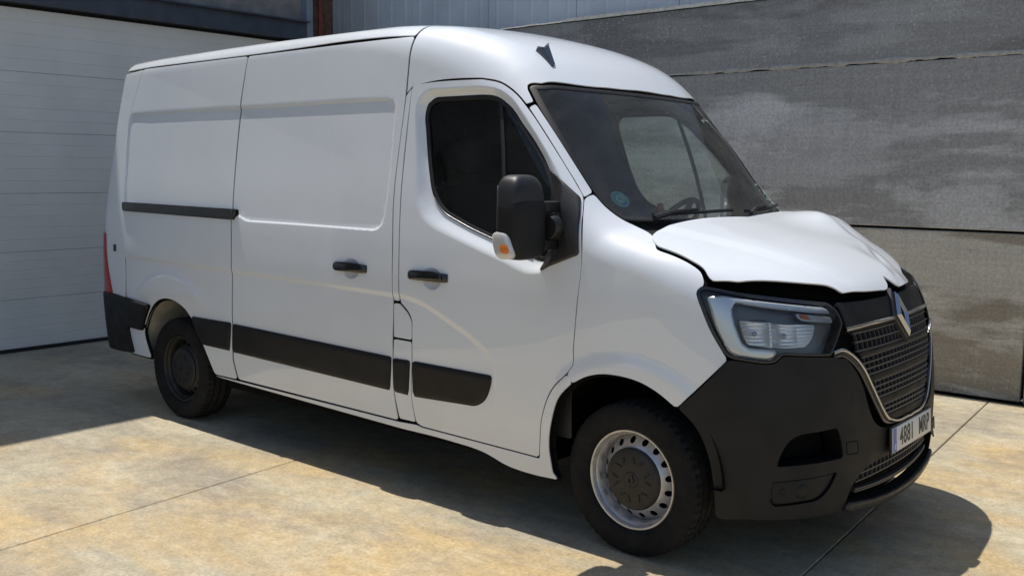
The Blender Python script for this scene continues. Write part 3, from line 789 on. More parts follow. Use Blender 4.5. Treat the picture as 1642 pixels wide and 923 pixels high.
def strip(name, fr, path, width, height, mat, parent, off=0., closed=True, sigma=.006, disp=None, mirror='copy', bstep=.012, shift=0., ridge=.25):
    "a raised moulding of the given width that follows a path over the body surface"
    q = soften(fr.uv(path), sigma, closed)
    if closed:
        A = .5*np.sum(q[:, 0]*np.roll(q[:, 1], -1)-np.roll(q[:, 0], -1)*q[:, 1])
        if A < 0: q = q[::-1]
    q = resample(q, bstep, closed)
    if closed: t = np.roll(q, -1, 0)-np.roll(q, 1, 0)
    else: t = np.gradient(q, axis=0)
    t /= np.linalg.norm(t, axis=1)[:, None]+1e-12
    nn = np.stack([-t[:, 1], t[:, 0]], 1)
    prof = [(-.5, -1.), (-.5, .55), (-.5+ridge, 1.), (.5-ridge, 1.), (.5, .55), (.5, -1.)]
    V = []; Ns = []
    for a, h in prof:
        P, n = surf(fr, q+nn*(shift+a*width), off, disp)
        V.append(P+n*(h*height))
    m = len(q); V = np.array(V)
    Fc = []
    for j in range(len(prof)-1):
        for i in range(m if closed else m-1):
            k = (i+1) % m
            Fc.append((j*m+i, (j+1)*m+i, (j+1)*m+k, j*m+k))
    if not closed:
        Fc.append(tuple(j*m for j in range(len(prof)))); Fc.append(tuple(j*m+m-1 for j in range(len(prof)))[::-1])
    V = V.reshape(-1, 3)
    def mk(V):
        bm = bmesh.new(); vs = [bm.verts.new(p) for p in V]
        for f in Fc: bm.faces.new([vs[i] for i in f])
        return bm_obj(name, bm, mat, parent, 40)
    if mirror == 'join':
        bm = bmesh.new()
        for W in (V, V*[1, -1, 1]):
            vs = [bm.verts.new(p) for p in W]
            for f in Fc: bm.faces.new([vs[i] for i in f])
        return bm_obj(name, bm, mat, parent, 40)
    o = mk(V)
    if mirror == 'copy': o['twin'] = mk(V*[1, -1, 1]).name
    return o
# ------------------------------------------------------------------ the yard
def slab_poly(name, pts, z0, z1, mat, parent, bev=.004):
    bm = bmesh.new()
    vs = [bm.verts.new((x, y, z0)) for x, y in pts]
    f = bm.faces.new(vs)
    r = bmesh.ops.extrude_face_region(bm, geom=[f])
    bmesh.ops.translate(bm, vec=(0, 0, z1-z0), verts=[g_ for g_ in r['geom'] if isinstance(g_, bmesh.types.BMVert)])
    tops = [e for e in bm.edges if all(abs(v.co.z-z1) < 1e-6 for v in e.verts)]
    bmesh.ops.bevel(bm, geom=tops, offset=bev, segments=1, affect='EDGES')
    return bm_obj(name, bm, mat, parent)
me = mesh_from('ground', [(-220, -220, -.02), (220, -220, -.02), (220, 220, -.02), (-220, 220, -.02)], [(0, 1, 2, 3)])
ground = link('ground', me, M['joint']); tag(ground, 'bare dusty ground under the concrete yard slabs', kind='structure')
JX = [-7.04, -5.62, -2.36, .64, 3.5, 6.4, 9.4, 14]
YS = [-9.5, -5.0, 3.38]
sk_ = -.07
for i in range(len(JX)-1):
    for j in range(len(YS)-1):
        g_ = .004
        x0, x1, y0, y1 = JX[i]+g_, JX[i+1]-g_, YS[j]+g_, YS[j+1]-g_
        f = (lambda x, y: (x+(sk_*y if x > -7 else 0), y))
        slab_poly('slab', [f(x0, y0), f(x1, y0), f(x1, y1), f(x0, y1)], -.018, 0, M['floor'], ground)
far = slab_poly('dark_outer_ground', [(-90, -120), (90, -120), (90, -9.5), (-90, -9.5)], -.018, -.004, M['dark_ground'], ground)  # unseen dark ground, added to lessen the bounce onto the van's side
slab_poly('outer_slab', [(14.68, -9.5), (90, -9.5), (90, 3.38), (13.78, 3.38)], -.018, 0, M['floor'], ground)

# --- retaining wall of precast panels
wall = empty('retaining_wall', (-3, 3.45, 0)); tag(wall, 'weathered grey precast concrete retaining wall behind the van', 'wall')
WY = 3.44
WX = [-9.0, -5.0, .60]
def wslab(x0, x1, z0, z1, dy, mat):
    bm = bmesh.new()
    nx = max(2, int((x1-x0)/.12)); nz = max(2, int((z1-z0)/.12))
    bm_box(bm, ((x0+x1)/2, WY+.09+dy, (z0+z1)/2), (x1-x0-.008, .18, z1-z0-.020), .006, 1)
    o = bm_obj('precast_panel', bm, mat, wall); return o
for k in range(2):
    x0, x1 = WX[k], WX[k+1]
    wslab(x0, x1, 0, 1.285, .004, M['wall_low']); wslab(x0, x1, 1.285, 2.60, 0, M['wall']); 
wslab(WX[0], WX[1], 2.60, 3.17, .003, M['wall_top']); wslab(WX[1], WX[2], 2.60, 3.20, .003, M['wall_top'])
wslab(.80, 6.4, 0, 1.285, .006, M['wall_low']); wslab(.80, 6.4, 1.285, 2.60, .002, M['wall']); wslab(.80, 6.4, 2.60, 3.24, .005, M['wall_top'])
wslab(6.4, 12.0, 0, 1.285, .004, M['wall_low']); wslab(6.4, 12.0, 1.285, 2.60, .003, M['wall']); wslab(6.4, 12.0, 2.60, 3.24, .001, M['wall_top'])
bm = bmesh.new()
bm_box(bm, (.70, WY+.02, 1.7), (.16, .012, 3.4)); bm_box(bm, (.70, WY+.21, 1.7), (.16, .012, 3.4)); bm_box(bm, (.70, WY+.115, 1.7), (.010, .19, 3.4))
bm_obj('steel_post', bm, M['steel'], wall)
# mortar squeezed out of the upper joint: a lumpy bead
def bead(x0, x1, z, y, rmin, rmax, name, sag=.0, step=.02):
    xs = np.arange(x0, x1, step); V = []; Fc = []; n = 7
    a = rng.normal(0, 1, len(xs)); 
    for w_ in (9, 3): a = np.convolve(a, np.ones(w_)/w_, 'same')
    a = (a-a.min())/(a.max()-a.min())
    drip = rng.random(len(xs)) < .04
    for i, x in enumerate(xs):
        h = rmin+(rmax-rmin)*a[i]; dp = h*.55
        dr = h*(.7 if drip[i] else .15)
        for k in range(n):
            t = math.pi*k/(n-1)
            V.append((x, y-dp*math.sin(t)*(.8+.4*rng.random()), z+h*math.cos(t)-(dr if k > 3 else 0)+sag))
    for i in range(len(xs)-1):
        for k in range(n-1): Fc.append((i*n+k, i*n+k+1, (i+1)*n+k+1, (i+1)*n+k))
    me = mesh_from(name, V, Fc); return link(name, me, M['mortar'], wall, True)
bead(-8.9, .58, 2.612, WY+.006, .004, .026, 'mortar_bead', step=.012)
bead(.82, 6.0, 2.612, WY+.006, .004, .026, 'mortar_bead', step=.012)
box('dark_joint_backing', (1.5, WY+.15, 1.6), (20.9, .10, 3.15), M['gap'], wall)  # dark backing added so no light shows through the panel joints
# pale sunlit mortar capping along the top, ragged at its left end
xs = np.arange(-4.6, .6, .05); V = []; Fc = []
hn_ = np.convolve(rng.random(len(xs)), np.ones(3)/3, 'same')
for i, x in enumerate(xs):
    z = 3.20
    h = .022+.010*hn_[i] if x > -3.8 else .002+.020*hn_[i]*ss((x+4.6)/.5)
    V += [(x, WY-.008, z-.008+.006*hn_[i]), (x, WY-.002, z+h), (x, WY+.18, z+h), (x, WY+.19, z-.01)]
for i in range(len(xs)-1):
    for k in range(3): Fc.append((i*4+k, i*4+k+1, i*4+k+5, i*4+k+4))
link('mortar_cap', mesh_from('mortar_cap', V, Fc), M['mortar'], wall)

# --- metal clad shed beyond the wall
shed = empty('metal_clad_shed', (-3, 4.3, 0)); tag(shed, 'pale blue-grey metal clad shed rising beyond the concrete wall', 'shed')
def clad_sheet(x0, x1, y, z0, z1):
    V = []; n = 0; pts = []
    w = x1-x0; m = 5
    for k in range(m):
        a = x0+w*k/m; s_ = w/m
        pts += [(a, 0), (a+s_*.40, 0), (a+s_*.46, -.005), (a+s_*.54, -.005), (a+s_*.60, 0)]
    pts += [(x1-.004, 0), (x1-.004, -.008)]
    V = [(x, y+d, z) for x, d in pts for z in (z0, z1)]
    Fc = [(2*i, 2*i+2, 2*i+3, 2*i+1) for i in range(len(pts)-1)]
    me = mesh_from('cladding_sheet', V, Fc); link('cladding_sheet', me, M['clad'], shed)
for k in range(20):
    clad_sheet(-9.0+1.25*k-.02, -9.0+1.25*(k+1)-.02, 4.0, 2.4, 6.2)
box('shed_body', (3.0, 8.0, 3.0), (24, 7.9, 6.0), M['roofing'], shed)

# --- workshop building with the sectional door
bld = empty('workshop_building', (-7.2, 0, 0)); tag(bld, 'concrete workshop building with a wide white sectional garage door', 'building')
GX = -7.02
DOOR_Y0, DOOR_Y1, DZ = -5.2, 2.42, 3.17
secs = [0.03, .49, .93, 1.47, 2.03, 2.58, 3.15]
gd = empty('garage_door', (GX, 0, 0)); gd.parent = bld; gd.matrix_parent_inverse = Matrix.Translation((7.2, 0, 0))
for i in range(len(secs)-1):
    z0, z1 = secs[i]+.0006, secs[i+1]-.0006
    prof = [(.006, z0), (.012, z0+.003)]
    n = 5; hgt = z1-z0
    for k in range(1, n):
        zc = z0+hgt*k/n
        prof += [(.012, zc-.005), (.0085, zc-.0015), (.0085, zc+.0015), (.012, zc+.005)]
    prof += [(.012, z1-.003), (.006, z1)]
    V = [(GX+d, y, z) for d, z in prof for y in (DOOR_Y0, DOOR_Y1)]
    Fc = [(2*j, 2*j+1, 2*j+3, 2*j+2) for j in range(len(prof)-1)]
    me = mesh_from('door_section', V, Fc)
    o = link('door_section', me, M['gdoor'], gd); o.matrix_parent_inverse = Matrix.Translation((-GX, 0, 0))
o = box('door_bottom_seal', (GX+.01, (DOOR_Y0+DOOR_Y1)/2, .017), (.05, DOOR_Y1-DOOR_Y0, .03), M['rubberseal'], gd); o.matrix_parent_inverse = Matrix.Translation((-GX, 0, 0))
def bpart(name, c, s, mat, bev=.0):
    o = box(name, c, s, mat, bld, bev); o.matrix_parent_inverse = Matrix.Translation((7.2, 0, 0)); return o
bpart('door_backing', (GX-.06, (DOOR_Y0+DOOR_Y1)/2, 1.6), (.06, DOOR_Y1-DOOR_Y0, 3.2), M['rubberseal'])
bpart('lintel_beam', (GX+.04, -1.35, 3.285), (.16, 8.1, .205), M['beam'], .004)
bpart('beam_flange', (GX+.07, -1.35, 3.385), (.22, 8.1, .02), M['beam'], .003)
bpart('wall', (GX-.10, -2.0, 6.05), (.24, 9.4, 5.30), M['facade'])
bpart('wall', (GX-.10, -9.6, 4.35), (.24, 8.8, 8.7), M['facade'])
bpart('door_jamb', (GX-.02, 2.56, 1.6), (.14, .27, 3.2), M['rubberseal'])
bpart('column', (GX+.02, 2.74, 4.35), (.20, .09, 8.7), M['steel'], .004)
bpart('corner_flashing', (GX-.02, 2.845, 4.35), (.16, .115, 8.7), M['rust'])
bpart('corner_flashing', (GX+.01, 2.93, 4.35), (.14, .055, 8.7), M['redoxide'])
bpart('corner_flashing', (GX-.01, 3.04, 4.35), (.15, .165, 8.7), M['rust'])
bpart('roof_slab', (GX-5.2, -5.3, 8.72), (10.4, 17.6, .10), M['roofing'])
bpart('wall', (GX-5.2, 3.05, 4.35), (10.2, .12, 8.7), M['facade'])
bpart('wall', (GX-10.3, -5.3, 4.35), (.2, 17.4, 8.7), M['facade'])

# ------------------------------------------------------------------ the van
van = empty('cargo_van', (-1.8, 0, 0))
tag(van, 'white panel van with crumpled bonnet and black plastic bumpers parked on the concrete yard', 'van')
VAN_INV = Matrix.Translation((1.8, 0, 0))
def P3(*names):
    r = []
    for n in names: r += D[n]
    return np.array(r)
W2 = lambda n: FS.uv(D[n])
REC = soften(W2('recess'), .022)
WIN = soften(W2('window'), .014)
BEV = soften(W2('bevel'), .014)
CRL = np.array([(-5.4, 1.112)]+[tuple(p) for p in W2('crease')][:-2]+[(-.757, .60), (-.757, .2), (-5.4, .2)])
CRE = soften(CRL, .02)
REC, WIN, BEV, CRE = (resample(a, .02) for a in (REC, WIN, BEV, CRE))
RECs, WINs, BEVs, CREs = (simplify(a) for a in (REC, WIN, BEV, CRE))
EXTRA = [REC, inset(REC, .006), inset(REC, .012), inset(REC, .018),
         resample(WIN, .010), resample(BEV, .010), *[inset(resample(BEV, .010), k) for k in (.004, .009, .015, .022, .030)], *[inset(resample(WIN, .010), -k) for k in (.004, .009, .015, .022, .03, .045)],
         CRE, inset(CRE, .008), inset(CRE, .016), inset(CRE, .026), inset(CRE, .04)]
HB = [(-1.811, 1.172), (-1.186, 1.163)]
for hx, hz in HB:
    for r_ in (.02, .04, .055, .065, .075):
        th = np.linspace(0, 2*np.pi, 28, endpoint=False)
        EXTRA.append(np.stack([hx+r_*np.cos(th), hz+.8*r_*np.sin(th)], 1))
AX_F, AX_R = (.0, .349), (-3.69, .349)
for r_ in (.60, .63, .66, .69):
    th = np.linspace(.4, 2.75, 50)
    EXTRA.append(np.stack([AX_R[0]+r_*np.cos(th), AX_R[1]+r_*np.sin(th)], 1))
def side_disp(P):
    q = P[:, [0, 2]]
    d = np.zeros(len(q))
    near = (q[:, 0] < -1.4)
    if near.any():
        d[near] -= .010*ss(sdist(q[near], RECs)/.018)
    m = (q[:, 0] > -1.6) & (q[:, 1] > 1.1) & (q[:, 0] < -.2)
    if m.any():
        k = q[m]; a = sdist(k, BEVs); b = -sdist(k, WINs)
        t = np.clip(a, 0, None)/(np.clip(a, 0, None)+np.clip(b, 0, None)+1e-9)
        d[m] -= .034*ss(np.where(a <= 0, 0, np.where(b <= 0, 1, t)))
    m = q[:, 1] < 1.3
    if m.any():
        k = q[m]
        d[m] -= .009*ss(sdist(k, CREs)/.04)*ss((k[:, 1]-.5)/.25)
    for hx, hz in HB:
        r = np.hypot(q[:, 0]-hx, (q[:, 1]-hz)/.8)
        d -= .022*np.clip(1-(r/.07)**2, 0, 1)**.8
    r = np.hypot(q[:, 0]-AX_R[0], q[:, 1]-AX_R[1])
    d += .014*ss((.69-r)/.06)*ss((q[:, 1]-.76)/.16)
    r = np.hypot(q[:, 0]-AX_F[0], q[:, 1]-AX_F[1])
    d += .012*ss((.585-r)/.07)*ss((q[:, 0]+.42)/.1)
    return d
pk = dict(disp=side_disp, extra=EXTRA, flange=.02)
def sub(o, par):
    o.parent = par
    return o

# --- body sheets
rear_q = panel('rear_quarter_panel', FS, D['quarter'], M['paint'], van, lip=.020, sigma=.012, gap=-.002, **pk)
twin(rear_q)
slide = panel('sliding_door', FS, D['slide'], M['paint'], van, lip=.017, sigma=.009, gap=-.002, **pk)
slide_l = twin(slide); slide_l.name = 'cargo_side_panel'
door = panel('front_door', FS, D['door'], M['paint'], van, lip=.018, holes=[D['window']], step=.02, gap=-.002, **pk)
door_l = twin(door)
for n, nm in (('sill', 'sill'), ('pillarB', 'pillar_strip'), ('pillarC', 'pillar_foot'), ('flap', 'fuel_flap')):
    o = panel(nm, FS, D[n], M['paint'], van, lip=.014 if n != 'sill' else .03, sigma=.004, step=.02, **pk); twin(o)
fend = panel('front_fender', FN, D['fender'], M['paint'], van, lip=.022, sigma=.008, gap=-.002, disp=side_disp, flange=.015, step=.02)
twin(fend)
ap = panel('windscreen_pillar', FA, D['apillar'], M['paint'], van, lip=.018, sigma=.004, step=.015); twin(ap)
# cab cap and roof
top = [p for p in D['cap_top'] if p[1] < -.05]
cap_out = [(-1.505, 0, 2.5), (-1.505, -.824, 2.418)]+D['cap_low']+top+[(-.600, 0, 2.137)]
panel('cab_roof_cap', FC, cap_out, M['paint'], van, lip=.016, gap=.005, sigma=.003, mirror='join', step=.03)
roof_out = [(-1.515, 0, 2.5), (-1.515, -.817, 2.424), (-2.97, -.851, 2.418), (-4.25, -.838, 2.416), (-4.50, -.82, 2.408), (-4.56, -.60, 2.47), (-4.57, 0, 2.48)]
panel('roof', FC, roof_out, M['paint'], van, lip=.016, sigma=.003, mirror='join', step=.04)
# rear end
def rearp(y, z): return tuple(FR.lift(FR.uv([(-4.7, y, z)]))[0])
seam = [(x-.006, y, z) for x, y, z in (D['quarter'][-6:]+D['quarter'][:1])]
pil = seam+[rearp(-.79, 2.38), rearp(-.80, 2.0), rearp(-.80, 1.4), rearp(-.80, .8), rearp(-.80, .40)]
o = panel('rear_corner_pillar', FQ, pil, M['paint'], van, lip=.015, sigma=.004); twin(o)
rd = [rearp(-.004, .42), rearp(-.79, .42), rearp(-.79, 1.4), rearp(-.78, 2.36), rearp(-.6, 2.42), rearp(-.004, 2.43)]
o = panel('rear_door', FR, rd, M['paint'], van, lip=.015, step=.06); twin(o)
RB = [rearp(0, .80), rearp(0, .37), rearp(-.7, .37), (-4.42, -.98, .378), (-4.232, -.994, .393), (-4.266, -1.01, .581), (-4.058, -1.018, .575), (-4.025, -1.022, .65), (-3.945, -1.028, .768), (-4.255, -1.021, .787), (-4.45, -1.0, .80), rearp(-.8, .80)]
panel('rear_bumper', FQ, RB, M['trim'], van, off=.022, lip=.03, sigma=.008, crown=(.02, .010), mirror='join')
tl = [(-4.575, -.98, 1.235), rearp(-.86, 1.26), rearp(-.84, 1.0), rearp(-.86, .80), (-4.49, -1.0, .80), (-4.545, -.985, 1.0)]
o = panel('tail_light', FQ, tl, M['red'], van, off=.012, lip=.02, sigma=.006, crown=(.015, .006)); twin(o)

# --- windscreen
wtop = [p for p in D['ws_top'] if p[1] < -.05][::-1]
wbot = [p for p in D['ws_bot'] if p[1] < -.05]
ctop, cbot = (-.588, 0, 2.124), (.018, 0, 1.474)
ws_half = [ctop]+wtop+D['ws_side'][::-1]+D['ws_left']+wbot+[cbot]
ws = panel('windscreen', FW, ws_half, M['glass'], van, off=-.004, lip=.008, sigma=.006, mirror='join', step=.06)
strip('windscreen_seal', FW, ws_half, .024, .0025, M['rubber'], ws, closed=False, mirror='join', shift=.012, off=-.003)
# --- door glass, seals, mirror sail
for d_, sgn in ((door, 0), (door_l, 1)):
    pass
g = panel('door_window', FS, D['window'], M['sideglass'], van, off=-.010, lip=.006, disp=side_disp, step=.05)
g2 = twin(g); g.parent = door; g2.parent = door_l
s = strip('window_seal', FS, D['window'], .026, .006, M['rubber'], door, off=-.004, disp=side_disp, shift=.006, sigma=.014); s2 = twin(s); s2.parent = door_l
s = strip('window_divider', FS, D['windiv'], .022, .006, M['rubber'], door, off=-.006, disp=side_disp, closed=False, sigma=.05); s2 = twin(s); s2.parent = door_l
# bright weather strip along the lower window edge
wlow = [(-1.235, -.99, 1.580), (-1.165, -1, 1.513), (-1.044, -1, 1.462), (-.784, -1, 1.381), (-.56, -1, 1.318)]
s = strip('weather_strip', FS, wlow, .004, .003, M['satin'], door, off=.004, disp=side_disp, closed=False, sigma=.01); s2 = twin(s); s2.parent = door_l
sl_ = panel('mirror_sail', FS, D['sail'], M['plastic'], door, off=.012, lip=.035, sigma=.008, disp=side_disp, crown=(.012, .006)); s2 = twin(sl_); s2.parent = door_l

# --- black side mouldings, rail, handles
for n in ('trimA', 'trimB', 'trimC', 'trimD'):
    par = {'trimB': slide, 'trimD': door}.get(n, van)
    o = panel('side_moulding', FS, D[n], M['trim'], par, off=.016, lip=.022, sigma=.007 if n != 'trimD' else .012, crown=(.028, .013), disp=lambda P: 0*P[:, 0]-.007)
    t = twin(o); t.parent = {'trimB': slide_l, 'trimD': door_l}.get(n, van)
o = panel('slide_rail', FS, D['rail'], M['gloss_black'], van, off=.024, lip=.03, sigma=.004, crown=(.010, .006), disp=lambda P: -.010*ss((P[:, 0]+2.93)/-.02)); twin(o)
def door_handle(pts, par):
    p = np.array(pts); c = p.mean(0); L = p[:, 0].max()-p[:, 0].min(); h = .052
    bm = bmesh.new()
    n = 14
    rows = []
    for i in range(n+1):
        t = i/n; x = p[:, 0].min()+L*t
        bow = math.sin(math.pi*min(1, max(0, t)))**.5
        y = -1.036-.020*bow
        z = c[2]+.004*math.sin(math.pi*t)
        hh = h*.5*(.80+.2*bow)
        ring = [(x, y+.016, z+hh*.8), (x, y+.004, z+hh), (x, y-.004, z+hh*.6), (x, y-.006, z-hh*.5), (x, y, z-hh), (x, y+.016, z-hh*.8)]
        rows.append([bm.verts.new(q) for q in ring])
    for a, b in zip(rows, rows[1:]):
        for k in range(6): bm.faces.new((a[k], a[(k+1) % 6], b[(k+1) % 6], b[k]))
    bm.faces.new(rows[0][::-1]); bm.faces.new(rows[-1])
    bm_box(bm, (p[:, 0].min()+L*.5, -1.030, c[2]), (L*.86, .044, .026))  # solid filler behind the grip, added to keep sunlight out of the gap
    return bm_obj('door_handle', bm, M['gloss_black'], par, 40)
for n, par, parl in (('handle1', slide, None), ('handle2', door, door_l)):
    h = door_handle(D[n], par)
    if parl:
        me = h.data.copy()
        for v in me.vertices: v.co.y *= -1
        me.flip_normals()
        link('door_handle', me, [], parl)
strip('scratch', FS, [(-2.052, -1, 1.965), (-2.058, -1, 1.88), (-2.066, -1, 1.79)], .0035, .0004, M['scratch'], slide, off=.0, disp=side_disp, closed=False, mirror=None)
lk = box('lock_cover', (-4.43, -1.012, 1.138), (.022, .016, .05), M['gloss_black'], van, .004)

# --- front: lamps
lens = panel('headlight', FB, D['lamp'], M['lens'], van, off=.002, lip=.055, sigma=.006, step=.04, crown=(.012, .004))
lens_l = twin(lens)
def lamp_part(name, key, mat, off, **kw):
    o = panel(name, FB, D[key], mat, lens, off=off, **kw)
    t = twin(o); t.parent = lens_l
    return o
lamp_part('lamp_housing', 'lamp', M['lampbox'], -.055, lip=0, sigma=.006)
lamp_part('light_guide', 'lamp_drl', M['drl'], -.010, lip=.045, sigma=.006, crown=(.014, .008), lipmat=M['lampbox'])
B0, B1 = [np.array(p) for p in D['bowl']]
UB = [FB.uv(b_)[0] for b_ in (B0, B1)]
def bowls(P):
    q = FB.uv(P); d = np.zeros(len(P))
    for u in UB:
        t = (q[:, 0]-u[0])/.058
        d -= .030*np.clip(1-t*t, 0, 1)*(1-.35*np.clip(np.abs(q[:, 1]-u[1])/.05, 0, 1)**2)
    d += .0012*np.sin(q[:, 1]*420)
    return d
lamp_part('reflector', 'lamp_refl', M['reflector'], -.016, lip=.02, disp=bowls, step=.005, bstep=.008, lipmat=M['lampbox'])
lamp_part('lamp_bezel', 'lamp_in', M['lampbox'], -.051, lip=.0, sigma=.004)
lamp_part('indicator', 'lamp_ind', M['clearwhite'], -.014, lip=.02, sigma=.003, crown=(.006, .003), lipmat=M['lampbox'])
for b_ in (B0, B1):
    n = grad(b_[None])[0]; c = b_-n*.030
    for sgn, par in ((1, lens), (-1, lens_l)):
        bm = bmesh.new(); bmesh.ops.create_uvsphere(bm, u_segments=12, v_segments=8, radius=.011)
        bmesh.ops.translate(bm, vec=(c[0], c[1]*sgn, c[2]), verts=bm.verts)
        bm_obj('bulb', bm, M['satin'], par)
a3 = np.array(D['lamp_ind'])
am = [a3[0]*.92+a3[1]*.08-[0, 0, .004], a3[0]*.74+a3[1]*.26-[0, 0, .005], a3[3]*.78+a3[2]*.22+[0, 0, .004], a3[4]*.6+a3[3]*.4+[0, 0, .004]]
o = panel('amber_bulb_cover', FB, [tuple(p) for p in am], M['amber'], lens, off=-.008, lip=.006, sigma=.003); t = twin(o); t.parent = lens_l
s = strip('lamp_seal', FB, D['lamp'], .009, .002, M['gloss_black'], lens, shift=.004, off=.001); t = twin(s); t.parent = lens_l

# --- front: bumper, air intakes, lip
bo = [p for p in D['bumper'] if p[1] < -.02]+[(.880, 0, .596), (.880, 0, .492)]+[p for p in D['bumper2'] if p[1] < -.02]
bump_o = panel('front_bumper', FB, bo, M['bumper'], van, off=.004, lip=.10, sigma=.006, mirror='join', holes=[D['pocket'], D['fog']], step=.03)
o = panel('air_pocket', FB, D['pocket'], M['gap'], bump_o, off=-.110, lip=0, step=.04); twin(o)
pk2 = np.array(D['pocket']); pc = pk2.mean(0)
o = panel('fog_lamp_cover', FB, D['fog'], M['bumper'], bump_o, off=-.004, lip=.02, sigma=.008, gap=.004, crown=(.010, .005)); twin(o)
def disc_outline(c, r, fr):
    u = fr.uv(c)[0]; return [tuple(u[0]*fr.U*0+np.array(c)+fr.U*r*math.cos(t)+fr.V*r*math.sin(t)) for t in np.linspace(0, 2*np.pi, 28, endpoint=False)]
o = panel('fog_lamp_blank', FB, disc_outline(D['fogl'][0], .036, FB), M['trim'], bump_o, off=.004, lip=.012, sigma=.002, crown=(.030, .010), step=.01); twin(o)
o = panel('fog_lamp_plug', FB, disc_outline(D['fogl'][1], .017, FB), M['trim'], bump_o, off=.002, lip=.008, sigma=.002, crown=(.008, .004), step=.01); twin(o)
s = strip('tow_eye_cover', FB, D['tow'], .004, .0012, M['gap'], bump_o, off=.004, sigma=.003, mirror=None)
lipo = [(.808, -.553, .326), (.85, -.337, .302), (.865, -.12, .288), (.868, 0, .286), (.846, 0, .245), (.845, -.163, .243), (.82, -.40, .262), (.802, -.562, .286)]
lipf = [q for q in lipo if q[1] < -.01]; it, ib = 3, 3
lipf = lipf[:3]+[(.868, 0, .286)]+[(x, -y, z) for x, y, z in lipf[:3][::-1]]+[(x, -y, z) for x, y, z in lipf[3:][::-1]]+[(.846, 0, .245)]+lipf[3:]
panel('bumper_lip', FF, lipf, M['plastic'], bump_o, off=.022, lip=.05, sigma=.008, mirror=None, crown=(.015, .010))
box('intake_light_block', (.735, 0, .535), (.08, 1.00, .53), M['gap'], van)  # black box added to close a light leak behind the lower intake
lowg = [(.880, 0, .50), (.869, -.235, .48), (.855, -.363, .469), (.841, -.449, .45), (.823, -.53, .39), (.80, -.58, .27), (.84, -.33, .25), (.85, 0, .235)]
panel('lower_intake', FB, lowg, M['gap'], bump_o, off=-.065, lip=0, mirror='join', step=.05)

def lattice(name, rows, ymax, pitch, off, mat, par, thick=.005, depth=.018, lo=None, hi=None):
    "a moulded lattice: `rows` = heights of the horizontal bars as functions of y"
    bm = bmesh.new()
    ys = np.arange(-ymax, ymax+1e-6, ymax*2/max(4, round(ymax*2/.04)))
    def at(y, z): 
        P, n = surf(FF, np.array([[y, z]]), off, None); return P[0], n[0]
    for f in rows:
        q = np.array([[y, f(y)] for y in ys]); P, n = surf(FF, q, off, None)
        ring = []
        for p, nn in zip(P, n):
            ring.append([bm.verts.new(p+np.array([0, 0, s*thick/2])-nn*d) for s, d in ((1, 0), (1, depth), (-1, depth), (-1, 0))])
        for a, b in zip(ring, ring[1:]):
            for k in range(4): bm.faces.new((a[k], a[(k+1) % 4], b[(k+1) % 4], b[k]))
        bm.faces.new(ring[0]); bm.faces.new(ring[-1][::-1])
    vy = np.arange(-ymax+pitch*.5, ymax, pitch) if pitch else np.array([-ymax, ymax])
    q = np.array([[y, rows[0](y)*(1-t)+rows[-1](y)*t] for y in vy for t in (0, .5, 1)])
    PV, NV = surf(FF, q, off-.002, None)
    for i in range(len(vy)):
        P, n = PV[3*i:3*i+3], NV[3*i:3*i+3]
        ring = []
        for p, nn in zip(P, n):
            ring.append([bm.verts.new(p+np.array([0, s*thick*.42, 0])-nn*d) for s, d in ((1, 0), (1, depth), (-1, depth), (-1, 0))])
        for a, b in zip(ring, ring[1:]):
            for k in range(4): bm.faces.new((a[k], a[(k+1) % 4], b[(k+1) % 4], b[k]))
    return bm_obj(name, bm, mat, par, 30)
arc = lambda z, sag: (lambda y: z+sag*y*y)
lattice('intake_lattice', [arc(.335, .06), arc(.345, .06)], .47, 0, -.015, M['lattice'], bump_o, thick=.006)
lattice('intake_lattice', [arc(.462, -.04), arc(.430, -.04), arc(.398, -.04)], .46, .040, -.022, M['lattice'], bump_o, thick=.006)

# --- grille
gh = [(.76, 0, 1.166)]+[p for p in D['grille'] if p[1] < -.02][::-1]+D['grille2'][:-1]+[(.88, 0, .614)]
grille = panel('grille', FF, gh, M['gap'], van, off=-.045, lip=0, sigma=.004, mirror='join', step=.04)
g2p = sorted([(p[2], -p[1]) for p in D['grille2']])
gw = lambda z: float(np.interp(z, [a for a, b in g2p], [b for a, b in g2p]))
ROWS = [(1.040, .966, 2, -.020), (.940, .862, 3, -.05), (.826, .752, 3, -.05), (.712, .668, 2, -.05)]
for zt, zb, n, sag in ROWS:
    w = min(gw((zt+zb)/2)-.035, .47)
    lattice('grille_lattice', [arc(zt+(zb-zt)*k/n, sag) for k in range(n+1)], w, .040, -.001, M['lattice'], grille, thick=.0075, depth=.014)
def rib(zt, zb, sag0, sag1, wt, wb, off=.002):
    ys = np.linspace(-1, 1, 21)
    top_ = [(.8, wt*y, zt+sag0*(wt*y)**2) for y in ys]; bot_ = [(.8, wb*y, zb+sag1*(wb*y)**2) for y in ys[::-1]]
    panel('grille_rib', FF, top_+bot_, M['trim'], grille, off=off, lip=.04, sigma=.002, mirror=None, crown=(.008, .006), step=.03, lipmat=M['trim'])
rib(1.160, 1.046, .03, -.02, .50, .50, 0)
rib(.962, .944, -.02, -.05, .46, .44)
rib(.858, .830, -.05, -.05, .39, .375)
rib(.748, .716, -.05, -.05, .325, .31)
rib(.664, .622, -.05, -.02, .25, .18)
for sgn in (1, -1):
    pth = [(x, y*sgn, z) for x, y, z in D['chrB']]
    pth[-1] = (pth[-1][0], -.075*sgn, pth[-1][2])
    strip('chrome_bar', FF, pth, .015, .008, M['chrome'], grille, off=.002, closed=False, mirror=None, sigma=.01, ridge=.2)
cu = [p for p in D['chrU'] if p[1] < -.02]
cu = cu+[(.88, 0, .612)]+[(x, -y, z) for x, y, z in cu[::-1]]
